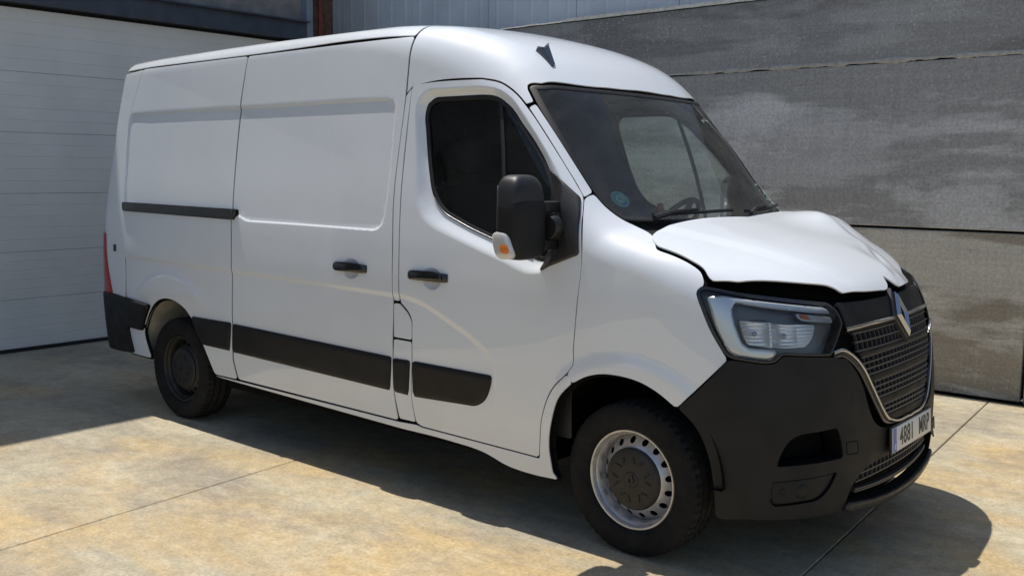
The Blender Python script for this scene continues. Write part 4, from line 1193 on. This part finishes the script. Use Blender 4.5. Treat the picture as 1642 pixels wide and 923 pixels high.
strip('chrome_surround', FF, cu, .012, .007, M['chrome'], grille, off=.006, closed=False, mirror=None, sigma=.012, ridge=.3)
strip('surround_shadow_gap', FF, cu, .022, .006, M['gloss_black'], grille, off=-.004, closed=False, mirror=None, sigma=.012, shift=-.017)
# badge: an elongated faceted rhombus ring on a black shield
def badge(cz, hh, hw, par):
    c, n = surf(FF, np.array([[0, cz]]), .018, None); c = c[0]; n = n[0]
    up = np.array([0, 0, 1.])-n*n[2]; up /= np.linalg.norm(up); sd = np.array([0, 1., 0])
    def rh(a, b, d): return [c+up*a*hh*k0+sd*b*hw*k1+n*d for k0, k1 in ((1, 0), (0, 1), (-1, 0), (0, -1))]
    bm = bmesh.new()
    rings = [[bm.verts.new(p) for p in r] for r in (rh(1, 1, -.02), rh(1, 1, 0), rh(.80, .72, .014), rh(.48, .34, .004), rh(.48, .34, -.015))]
    for a, b in zip(rings, rings[1:]):
        for k in range(4): bm.faces.new((a[k], a[(k+1) % 4], b[(k+1) % 4], b[k]))
    bm.faces.new(rings[-1])
    bm_obj('badge', bm, M['chrome'], par, 5)
    bm = bmesh.new()
    a = [bm.verts.new(p) for p in rh(1.18, 1.35, -.012)]; b = [bm.verts.new(p) for p in rh(1.22, 1.45, -.035)]
    bm.faces.new(a)
    for k in range(4): bm.faces.new((a[k], a[(k+1) % 4], b[(k+1) % 4], b[k]))
    bm_obj('badge_backing', bm, M['plastic'], par, 10)
badge(1.070, .108, .060, grille)

# --- number plate
def text_mesh(name, s, size, mat, parent, M4, depth=.0008, sx=1., font_shear=0):
    cu_ = bpy.data.curves.new(name, 'FONT'); cu_.body = s; cu_.size = size; cu_.extrude = depth
    cu_.align_x = 'CENTER'; cu_.align_y = 'CENTER'; cu_.space_character = 1.08; cu_.offset = .0012
    tmp = bpy.data.objects.new(name+'_tmp', cu_); COL.objects.link(tmp)
    dg = bpy.context.evaluated_depsgraph_get(); dg.update()
    me = bpy.data.meshes.new_from_object(tmp.evaluated_get(dg))
    bpy.data.objects.remove(tmp)
    for v in me.vertices: v.co.x *= sx
    me.transform(M4); me.materials.clear()
    return link(name, me, mat, parent)
pn = Vector((1, 0, .06)).normalized()
pc_ = Vector((.899, .0, .545))
yax = Vector((0, 1, 0)); zax = pn.cross(yax)
PM = Matrix(((yax.x, zax.x, pn.x, pc_.x), (yax.y, zax.y, pn.y, pc_.y), (yax.z, zax.z, pn.z, pc_.z), (0, 0, 0, 1)))
bm = bmesh.new(); bm_box(bm, (0, 0, 0), (.520, .110, .006), .0015); bm.transform(PM)
plate = bm_obj('number_plate', bm, M['plate'], van)
bm = bmesh.new(); bm_box(bm, (-.238, 0, .0034), (.040, .106, .0012)); bm.transform(PM)
bm_obj('country_band', bm, M['plateblue'], plate)
text_mesh('plate_number', '4881', .112, M['ink'], plate, PM @ Matrix.Translation((-.082, -.002, .0036)), sx=.78)
text_mesh('plate_letters', 'MRP', .112, M['ink'], plate, PM @ Matrix.Translation((.155, -.002, .0036)), sx=.66)
text_mesh('country_letter', 'E', .030, M['plate'], plate, PM @ Matrix.Translation((-.238, -.030, .0044)))
bm = bmesh.new()
for k in range(12):
    t = k*math.pi/6
    bmesh.ops.create_circle(bm, cap_ends=True, radius=.0022, segments=6, matrix=PM @ Matrix.Translation((-.238+.013*math.cos(t), .026+.013*math.sin(t), .0044)))
bm_obj('star_ring', bm, M['amber'], plate)
bm = bmesh.new(); bm_box(bm, (0, 0, -.008), (.535, .125, .010), .003); bm.transform(PM)
bm_obj('plate_holder', bm, M['plastic'], plate)

# --- bonnet, lifted and bent
FT = Frame((.35, 0, .94), 2.2, .7)
hn = D['hoodnear'][1:]
hr = [p for p in D['hoodrear'] if p[1] < -.05]
hout = hr[::-1]+hn
hout = [(.03, 0, 1.474)]+hout[0:len(hr)]+hn[:-1]+[(.758, -.09, 1.172), (.745, -.045, 1.18), (.70, 0, 1.20)]
hfull = hout+[(x, -y, z) for x, y, z in hout[::-1][1:-1]]
def hood_disp(P):
    x, y = P[:, 0], P[:, 1]
    d = .010+.012*ss((x-.2)/.4)
    d = d+.080*np.exp(-((x-.15)/.17)**2-((y-.72)/.30)**2)
    d = d-.008*np.exp(-((x-.60+.7*(y-.32))/.035)**2-((y-.30)/.16)**2)
    d = d+.005*np.exp(-((x-.55+.7*(y-.32))/.03)**2-((y-.32)/.16)**2)
    d = d-.006*np.exp(-((x-.22-.25*(y-.7))/.02)**2)*ss((y-.62)/.15)
    d = d-.030*ss((y-.12)/.30)*ss((x-.40)/.25)
    # pressed swage lines running from the badge to the windscreen corners
    c = np.abs(y)-(.40+.30*(.75-x)/.75)
    d = d+.012*ss((-c+.05)/.10)
    return d
hood = panel('bonnet', FT, [tuple(p) for p in hfull], M['paint'], van, lip=.007, sigma=.008, disp=hood_disp, mirror=None, step=.018, gap=.004, lipmat=M['paint'])
under = [(-.10, -.80), (.30, -.885), (.60, -.66), (.74, -.42), (.79, 0)]
und = [(x, y, 1.3) for x, y in under]+[(x, -y, 1.3) for x, y in under[::-1][1:]]
panel('engine_bay_dark_sheet', FT, und, M['well'], van, off=-.045, lip=.25, sigma=.0, mirror=None, step=.06)  # dark sheet standing in for the shade under the bonnet
cow = [(-.20, -.80), (-.165, -.81), (-.02, -.83), (.10, -.76), (.12, -.4), (.13, 0), (.12, .4), (.10, .76), (-.02, .83), (-.20, .80), (-.10, .45), (-.02, 0), (-.10, -.45)]
cowl = panel('cowl', FT, [(x, y, 1.48) for x, y in cow], M['plastic'], van, off=-.030, lip=.02, sigma=.008, mirror=None, step=.04)
# wipers
def on_ws(y, z, d=.02):
    P = FW.lift(FW.uv([(0, y, z)]))
    # find the windscreen point at this height by a few corrections
    for _ in range(12):
        P = P+np.array([[0, 0, 0]])
        q = FW.uv(P); P2 = FW.lift(q)
        dz = z-P2[0, 2]; P = P2+np.array([[0, 0, dz]]); P[0, 1] = y
    n = grad(P)
    return tuple(P[0]+n[0]*d)
for pts in (([(-.66, 1.500), (-.50, 1.502), (-.30, 1.505), (-.02, 1.508)]), ([(.10, 1.500), (.30, 1.503), (.55, 1.508), (.70, 1.515)])):
    pth = [on_ws(y, z) for y, z in pts]
    wi = tube_obj('wiper', pth, .009, M['plastic'], van, 6)
    y0, z0 = pts[0]
    tube_obj('wiper_arm', [on_ws(y0-.03, 1.478, .03), on_ws(y0+.12, 1.50, .035), on_ws(y0+.32, 1.512, .03)], [.014, .010, .007], M['plastic'], wi, 6)
# roof marker: a small black wedge with a bright edge, above the windscreen corner
av = FC.uv(D['antenna'])
ac = FC.lift(np.array([av.mean(0)]))[0]
an = grad(ac[None])[0]
bm = bmesh.new()
b_ = [FC.lift(q[None])[0] for q in av]
t_ = [p+an*h for p, h in zip(b_, (.022, .024, .030, .010, .010))]
b_ = [p-an*.01 for p in b_]
vb = [bm.verts.new(p) for p in b_]; vt = [bm.verts.new(p) for p in t_]
bm.faces.new(vt); bm.faces.new(vb[::-1])
for k in range(5): bm.faces.new((vb[k], vb[(k+1) % 5], vt[(k+1) % 5], vt[k]))
ant = bm_obj('roof_antenna_base', bm, M['gloss_black'], van, 20)
tube_obj('antenna_edge', [t_[0], t_[1], t_[2]], .005, M['chrome'], ant, 6)
# sticker inside the windscreen
st = FW.uv(D['sticker'])[0]
SW = FW.lift(st[None])[0]; sn = grad(SW[None])[0]
def disc_on(c, n, r, off, name, mat, par, seg=32, ell=1.):
    n = Vector(n); c = Vector(c)+n*off
    a = Vector((0, 1, 0)); a = (a-n*a.dot(n)).normalized(); b = n.cross(a)
    V = [c+a*r*math.cos(2*math.pi*k/seg)+b*r*ell*math.sin(2*math.pi*k/seg) for k in range(seg)]
    me = mesh_from(name, V, [tuple(range(seg))]); return link(name, me, mat, par), a, b
sk, sa, sb = disc_on(SW, sn, .050, -.010, 'eco_sticker', M['stgreen'], van)
disc_on(SW, sn, .046, -.0092, 'sticker_disc', M['stpale'], sk)
disc_on(SW, sn, .043, -.0084, 'sticker_face', M['stgreen'], sk)
SM = Matrix(((sa.x, sb.x, sn[0], SW[0]), (sa.y, sb.y, sn[1], SW[1]), (sa.z, sb.z, sn[2], SW[2]), (0, 0, 0, 1)))
text_mesh('sticker_letter', 'C', .055, M['stpale'], sk, SM @ Matrix.Translation((-.008, -.002, -.0078)), .0002)
bm = bmesh.new()
for k in range(3): bm_box(bm, (.020, .022-.013*k, -.0078), (.028, .005, .0004))
bm.transform(SM); bm_obj('sticker_print', bm, M['stpale'], sk)
bm = bmesh.new(); bm_box(bm, (.004, -.032, -.0078), (.03, .010, .0004)); bm.transform(SM); bm_obj('sticker_flag', bm, M['stblue'], sk)

# --- door mirrors
def superbox(bm, c, h, e=.45, nu=32, nv=18, shape=None):
    rows = []
    sp = lambda v, p: math.copysign(abs(v)**p, v)
    for i in range(nv+1):
        ph = -math.pi/2+math.pi*i/nv
        row = []
        for j in range(nu):
            th = 2*math.pi*j/nu
            p = Vector((sp(math.cos(ph), e)*sp(math.cos(th), e)*h[0], sp(math.cos(ph), e)*sp(math.sin(th), e)*h[1], sp(math.sin(ph), e)*h[2]))
            if shape: p = shape(p)
            row.append(bm.verts.new(p+Vector(c)))
        rows.append(row)
    for a, b in zip(rows, rows[1:]):
        for j in range(nu): bm.faces.new((a[j], a[(j+1) % nu], b[(j+1) % nu], b[j]))
    bmesh.ops.remove_doubles(bm, verts=bm.verts, dist=1e-5)
def mirror_xy(o, par):
    me = o.data.copy()
    for v in me.vertices: v.co.y *= -1
    me.flip_normals()
    n = bpy.data.objects.new(o.name, me); COL.objects.link(n); n.parent = par
    return n
MC = Vector((-.462, -1.195, 1.508))
def mshape(p):
    # narrower and further forward at the top, hollow-backed
    t = p.z/.186
    p = Vector((p.x-.012*t*t, p.y*(1-.05*max(0, t)), p.z))
    return p
bm = bmesh.new(); superbox(bm, MC, (.074, .112, .188), .52, 40, 26, mshape)
mh = bm_obj('door_mirror', bm, M['plastic'], van, 50)
def box_on(name, c, s, mat, par, bev, rot=None): return box(name, c, s, mat, par, bev, rot)
band = [box_on('mirror_arm', (-.430, -1.065, 1.552), (.062, .17, .050), M['plastic'], mh, .014),
        box_on('mirror_arm', (-.425, -1.065, 1.382), (.060, .17, .048), M['plastic'], mh, .014)]
bm = bmesh.new(); superbox(bm, MC+Vector((.004, -.001, -.042)), (.0765, .1150, .147), .50, 40, 24)
mb = bm_obj('mirror_lower_shell', bm, M['trim'], mh, 50)
pivot = lathe_obj('mirror_pivot', [(0, 0), (.05, 0), (.055, .01), (.055, .05), (0, .05)], 20, (-.400, -1.085, 1.462), M['plastic'], mh)
glassm = box_on('mirror_glass', MC+Vector((-.074, 0, .01)), (.006, .15, .26), M['chrome'], mh, .002)
# repeater on the outer front corner
bm = bmesh.new(); superbox(bm, MC+Vector((-.010, -.104, -.122)), (.056, .022, .060), .6, 20, 12, lambda p: Vector((p.x-.25*p.z, p.y, p.z)))
ind = bm_obj('mirror_repeater', bm, M['clearwhite'], mh, 50)
bm = bmesh.new(); superbox(bm, MC+Vector((.006, -.110, -.134)), (.034, .018, .030), .7, 16, 10, lambda p: Vector((p.x-.25*p.z, p.y, p.z)))
ind2 = bm_obj('repeater_bulb', bm, M['amber'], mh, 50)
mhl = mirror_xy(mh, van); mhl['label'] = 'far side door mirror knocked flat against the door'
fold = Matrix.Translation((-.40, 1.04, 0)) @ Matrix.Rotation(rad(62), 4, 'Z') @ Matrix.Translation((.40, -1.04, 0))
kids_ = [mirror_xy(o, mhl) for o in band+[mb, pivot, glassm, ind, ind2]]
for o in [mhl]+kids_: o.data.transform(fold)

# --- wheels
def tyre_mesh(R, w, seg):
    ri = .206; yo = w/2
    prof = [(ri, -yo*.50), (.216, -yo*.66), (.2275, -yo*.74), (.232, -yo*.84), (.242, -yo*.92), (.262, -yo*.985), (.285, -yo*1.0), (.305, -yo*.99), (R-.028, -yo*.955), (R-.014, -yo*.90), (R-.005, -yo*.82)]
    tread = []
    for g_ in (-.46, -.02, .42):
        tread += [(R-.001, yo*(g_-.16)), (R, yo*(g_-.055)), (R-.009, yo*(g_-.045)), (R-.009, yo*(g_+.045)), (R, yo*(g_+.055))]
    prof += tread+[(R-.005, yo*.82), (R-.014, yo*.90), (R-.028, yo*.955), (.295, yo*.995), (.27, yo), (.24, yo*.95), (ri+.018, yo*.87), (ri, yo*.62)]
    V, Fc = lathe_y(prof, seg, 0, 0, 0)
    m = len(prof); V = [list(p) for p in V]
    for k in range(seg):
        if k % 4 == 0:
            for j, (r, y) in enumerate(prof):
                if r > R-.018 and abs(y) > yo*.5 and r > .3:
                    f = (r-.005)/r; V[k*m+j][0] *= f; V[k*m+j][2] *= f
        if k % 4 == 2:
            for j, (r, y) in enumerate(prof):
                if r >= R-.0011 and abs(y) < yo*.5:
                    f = (r-.003)/r; V[k*m+j][0] *= f; V[k*m+j][2] *= f
    return V, Fc
def wheel(x, y, z, side, steer=0., rim=None):
    e_ = empty('wheel', (0, 0, 0))
    tv, tf = tyre_mesh(.349, .222, 216)
    bm = bmesh.new(); vs = [bm.verts.new(p) for p in tv]
    for f in tf:
        fc = bm.faces.new([vs[i] for i in f])
        if all(math.hypot(w_.co.x, w_.co.z) > .349-.0062 for w_ in fc.verts): fc.material_index = 1
    parts = [bm_obj('tyre', bm, [M['tyre'], M['tread']], None, 32)]
    # outer face looks along -y
    rimp = [(.212, .10), (.214, -.02), (.2265, -.070), (.2280, -.084), (.2245, -.090), (.2175, -.089), (.2125, -.082), (.2100, -.066), (.2030, -.058), (.1985, -.048), (.1965, -.020), (.1960, .00)]
    bm = bmesh.new()
    v, f = lathe_y(rimp, 72, 0, 0, 0); vs = [bm.verts.new(p) for p in v]
    for q in f: bm.faces.new([vs[i] for i in q])
    parts.append(bm_obj('rim', bm, rim, None, 30))
    # pressed disc with ventilation holes
    dep = lambda r: np.interp(r, [.09, .136, .146, .156, .172, .184, .192, .197], [-.066, -.064, -.060, -.050, -.036, -.024, -.016, -.008])
    th = np.linspace(0, 2*np.pi, 96, endpoint=False)
    outer = np.stack([.196*np.cos(th), .196*np.sin(th)], 1); inner = np.stack([.095*np.cos(th), .095*np.sin(th)], 1)
    holes_ = []
    for k in range(16):
        a = 2*math.pi*k/16+.1; t2 = np.linspace(0, 2*np.pi, 12, endpoint=False)
        holes_.append(np.stack([.171*math.cos(a)+.0150*np.cos(t2), .171*math.sin(a)+.0150*np.sin(t2)], 1))
    mids = [np.stack([r*np.cos(th[::1]), r*np.sin(th[::1])], 1) for r in (.105, .118, .128, .136, .141, .146, .151, .190)]
    G = np.vstack(mids)
    lo_ = [outer, inner]+holes_
    pts = np.vstack(lo_+[G]); ed = []; b0 = 0
    for q in lo_:
        n = len(q); ed += [(b0+i, b0+(i+1) % n) for i in range(n)]; b0 += n
    r = delaunay_2d_cdt([Vector(p) for p in pts], ed, [], 0, 1e-6)
    pv = np.array([(p.x, p.y) for p in r[0]]); tri = np.array([q for q in r[2] if len(q) == 3])
    c = pv[tri].mean(1); k_ = inside(c, outer) & ~inside(c, inner)
    for q in holes_: k_ &= ~inside(c, q)
    rr = np.hypot(pv[:, 0], pv[:, 1])
    bm = bmesh.new(); vs = [bm.verts.new((p[0], float(dep(q)), p[1])) for p, q in zip(pv, rr)]
    for t in tri[k_]: bm.faces.new([vs[i] for i in t])
    fr_ = bmesh.ops.extrude_face_region(bm, geom=bm.faces[:])
    bmesh.ops.translate(bm, vec=(0, .005, 0), verts=[g_ for g_ in fr_['geom'] if isinstance(g_, bmesh.types.BMVert)])
    parts.append(bm_obj('wheel_disc', bm, rim, None, 30))
    parts.append(lathe_obj('brake_backing', [(0, .0), (.19, .0), (.19, .02), (0, .02)], 40, (0, 0, 0), M['well'], None))
    cp = lathe_obj('hub_cap', [(0, -.090), (.034, -.090), (.038, -.086), (.070, -.086), (.114, -.083), (.134, -.078), (.142, -.070), (.142, -.050)], 56, (0, 0, 0), M['cap'], None, 25)
    parts.append(cp)
    # raised blisters over the wheel bolts and a small rhombus boss
    kids = []
    for k in range(6):
        a = math.pi/6+k*math.pi/3
        for s_ in (-.20, .20):
            bm = bmesh.new()
            bm_box(bm, (.088*math.cos(a+s_), -.086, .088*math.sin(a+s_)), (.034, .008, .007), .002, 1, Matrix.Rotation(-(a+s_*3.2), 3, 'Y'))
            kids.append(bm_obj('cap_blister', bm, M['cap'], None))
    bm = bmesh.new()
    o4 = [(0, .030), (.021, 0), (0, -.030), (-.021, 0)]
    ra = [bm.verts.new((a, -.090, b)) for a, b in o4]; rb = [bm.verts.new((a*.9, -.096, b*.9)) for a, b in o4]
    rc = [bm.verts.new((a*.55, -.096, b*.55)) for a, b in o4]; rd_ = [bm.verts.new((a*.5, -.0905, b*.5)) for a, b in o4]
    for A_, B_ in ((ra, rb), (rb, rc), (rc, rd_)):
        for k in range(4): bm.faces.new((A_[k], A_[(k+1) % 4], B_[(k+1) % 4], B_[k]))
    kids.append(bm_obj('cap_emblem', bm, M['plastic'], None, 10))
    R4 = Matrix.Translation((x, y, z)) @ Matrix.Rotation(steer, 4, 'Z') @ (Matrix.Identity(4) if side < 0 else Matrix.Rotation(math.pi, 4, 'Z')) @ Matrix.Rotation(random.uniform(0, 1), 4, 'Y')
    for o in parts+kids: o.data.transform(R4)
    bpy.data.objects.remove(e_)
    ty = parts[0]; ty.name = 'wheel'; ty.parent = van
    for o in parts[1:]: o.parent = ty
    for o in kids: o.data.transform(Matrix.Identity(4)); o.parent = ty
    return ty
for (ax, az) in (AX_F, AX_R):
    for s_ in (-1, 1):
        wheel(ax if ax > -1 else -3.675, s_*.876, az-.002, s_, steer=rad(-1.5) if ax > -1 else 0, rim=M['rim'] if ax > -1 else M['shaded_rim'])

# --- wheel wells, chassis, cabin
def well(cx_, cz_, r, y0, y1, mat, name):
    bm = bmesh.new(); rows = []
    for k in range(33):
        a = -.5+(math.pi+1.0)*k/32
        rows.append([bm.verts.new((cx_+r*math.cos(a), y, max(.40, cz_+r*math.sin(a)))) for y in (y0, y1)])
    for a, b in zip(rows, rows[1:]): bm.faces.new((a[0], a[1], b[1], b[0]))
    bm.faces.new([q[1] for q in rows])
    return bm_obj(name, bm, mat, van)
for s_ in (-1, 1):
    well(.0, .40, .46, s_*.985, s_*.55, M['well'], 'wheel_well')
    well(-3.64, .40, .455, s_*1.0, s_*.60, M['primer'], 'wheel_well')
box('chassis_floor', (-1.82, 0, .335), (2.60, 1.92, .07), M['well'], van)
box('chassis_floor', (-2.0, 0, .325), (4.9, 1.28, .07), M['well'], van)
box('chassis_floor', (-4.42, 0, .44), (.44, 1.80, .07), M['well'], van)
box('chassis_rail', (-1.9, -.45, .27), (4.6, .10, .10), M['well'], van)
box('chassis_rail', (-1.9, .45, .27), (4.6, .10, .10), M['well'], van)
box('fuel_tank', (-2.35, -.15, .29), (.95, .80, .15), M['well'], van, .03)
box('spare_wheel_carrier', (-4.25, 0, .31), (.66, .72, .16), M['well'], van, .05)
box('exhaust_box', (-1.3, .45, .28), (.8, .35, .12), M['well'], van, .04)
box('axle_beam', (-3.67, 0, .28), (.22, 1.30, .16), M['well'], van, .03)
tube_obj('rear_axle', [(-3.67, -.80, .34), (-3.67, .80, .34)], .05, M['well'], van, 12)
tube_obj('front_axle', [(0, -.80, .34), (0, .80, .34)], .05, M['well'], van, 12)
box('engine_block', (.35, 0, .62), (.75, 1.0, .66), M['well'], van, .05)
bk = panel('bulkhead', FR, [(-4.7, y, z) for y, z in ((-.98, .4), (-.99, 1.2), (-.93, 1.7), (-.84, 2.3), (-.6, 2.44), (.6, 2.44), (.84, 2.3), (.93, 1.7), (.99, 1.2), (.98, .4))], M['cabin'], van, lip=0, mirror=None, step=.2)
for v in bk.data.vertices: v.co.x = -1.47
panel('roof_lining', FC, [(-1.47, 0, 2.4), (-1.47, -.80, 2.36), (-1.0, -.76, 2.30), (-.78, -.70, 2.16), (-.66, -.3, 2.15), (-.64, 0, 2.15)], M['lining'], van, off=-.05, lip=0, mirror='join', step=.08)
o = panel('door_lining', FS, [(-1.44, 0, 2.12), (-.95, 0, 2.12), (-.80, 0, 2.03), (-.36, 0, 1.58), (-.32, 0, 1.3), (-.36, 0, .45), (-1.40, 0, .45), (-1.44, 0, 1.3)], M['cabin'], van, off=-.085, lip=0, holes=[D['window']], mirror='copy', step=.06); t = twin(o); o.parent = door; t.parent = door_l
panel('cargo_roof_light_block', FC, [(-1.48, 0, 2.4), (-1.48, -.90, 2.25), (-4.45, -.88, 2.25), (-4.52, 0, 2.4)], M['gap'], van, off=-.030, lip=0, mirror='join', step=.15)  # added inner sheet that stops sunlight leaking through the roof seams
box('cab_floor', (-.97, 0, .55), (.96, 1.85, .05), M['cabin'], van)
# dashboard: a lofted shelf across the cab
bm = bmesh.new()
prof = [(-.10, 1.36), (-.16, 1.425), (-.30, 1.415), (-.46, 1.36), (-.54, 1.28), (-.54, 1.10), (-.56, .80), (-.60, .58)]
rows = []
for y in np.linspace(-.90, .90, 25):
    bumpv = .055*math.exp(-((y-.40)/.20)**2)+.03*math.exp(-((y)/.15)**2)
    rows.append([bm.verts.new((x-.10*y*y, y, z+(bumpv if 1 <= i <= 4 else 0))) for i, (x, z) in enumerate(prof)])
for a, b in zip(rows, rows[1:]):
    for k in range(len(prof)-1): bm.faces.new((a[k], a[k+1], b[k+1], b[k]))
dash = bm_obj('dashboard', bm, M['dash'], van, 40)
bm_ = bmesh.new(); bm_box(bm_, (-.30, -.10, 1.442), (.16, .24, .006), 0, 1, None); tag(bm_obj('paper_sheet', bm_, M['paper']), 'white paper sheet lying on the van dashboard behind the windscreen', 'paper')
# steering wheel
cw = Vector((-.63, .40, 1.40)); ax_ = Vector((-.80, 0, .60)).normalized(); u_ = Vector((0, 1, 0)); v_ = ax_.cross(u_)
pth = [cw+(u_*math.cos(t)+v_*math.sin(t))*.195 for t in np.linspace(0, 2*math.pi, 41)]
sw = tube_obj('steering_wheel', pth, .016, M['cabin'], van, 8)
for t in (0.2, math.pi-.2, -math.pi/2):
    tube_obj('spoke', [cw-ax_*.03, cw+(u_*math.cos(t)+v_*math.sin(t))*.19], [.035, .015], M['cabin'], sw, 8)
tube_obj('steering_column', [cw, cw-ax_*.35], .05, M['cabin'], sw, 10)
def seat(y, w):
    bm = bmesh.new(); superbox(bm, (-1.05, y, .95), (.26, w/2, .10), .4, 24, 12); s0 = bm_obj('seat', bm, M['seat'], van, 60)
    bm = bmesh.new(); superbox(bm, (0, 0, 0), (.08, w/2, .33), .4, 24, 14)
    bm.transform(Matrix.Translation((-1.30, y, 1.33)) @ Matrix.Rotation(rad(-10), 4, 'Y')); bm_obj('seat_back', bm, M['seat'], s0, 60)
    for yy in ([y] if w < .6 else [y-.22, y+.22]):
        bm = bmesh.new(); superbox(bm, (-1.37, yy, 1.79), (.055, .135, .10), .5, 20, 12); bm_obj('headrest', bm, M['seat'], s0, 60)
seat(.48, .50); seat(-.33, .92)
ostrap = tube_obj('orange_strap', [(-.62, .25, 1.44), (-.64, .27, 1.50), (-.65, .28, 1.53)], .018, M['orange'], None, 6)
tag(ostrap, 'short orange strap hanging beside the van steering wheel', 'strap')
# crash bits: bent arch liner, torn plastic under the plate, crushed glass at the far windscreen corner
for tri_ in ([(.892, .262, .492), (.885, .335, .50), (.900, .320, .445)], [(.884, .30, .50), (.872, .40, .53), (.880, .39, .47)]):
    bm = bmesh.new(); vs = [bm.verts.new(q) for q in tri_]; f = bm.faces.new(vs)
    r_ = bmesh.ops.extrude_face_region(bm, geom=[f]); bmesh.ops.translate(bm, vec=(.004, .002, 0), verts=[q for q in r_['geom'] if isinstance(q, bmesh.types.BMVert)])
    bm_obj('torn_bumper_shard', bm, M['plastic'], bump_o, 20)
bm = bmesh.new()
for k in range(60):
    t = random.random(); p = on_ws(.80-.03*random.random()-.05*t, 1.50+.16*t*random.random(), .003)
    q = [Vector(p)+Vector((random.uniform(-.008, .008), random.uniform(-.008, .008), random.uniform(-.008, .008))) for _ in range(3)]
    bm.faces.new([bm.verts.new(x_) for x_ in q])
bm_obj('crushed_glass', bm, M['crackglass'], ws, 10)
# hinge on the rear door, visible past the corner
box('rear_hinge', rearp(-.80, 1.66), (.05, .05, .07), M['paint'], van, .01)
# everything was made in world coordinates: cancel the offsets of the Empties
for o in list(bpy.data.objects):
    p = o.parent
    if p is not None and p.type == 'EMPTY':
        wl_ = Vector(p.location)
        if p.parent is not None: wl_ = Vector((GX, 0, 0))
        o.matrix_parent_inverse = Matrix.Translation(-wl_)
for o in bpy.data.objects:
    if 'twin' in o: del o['twin']
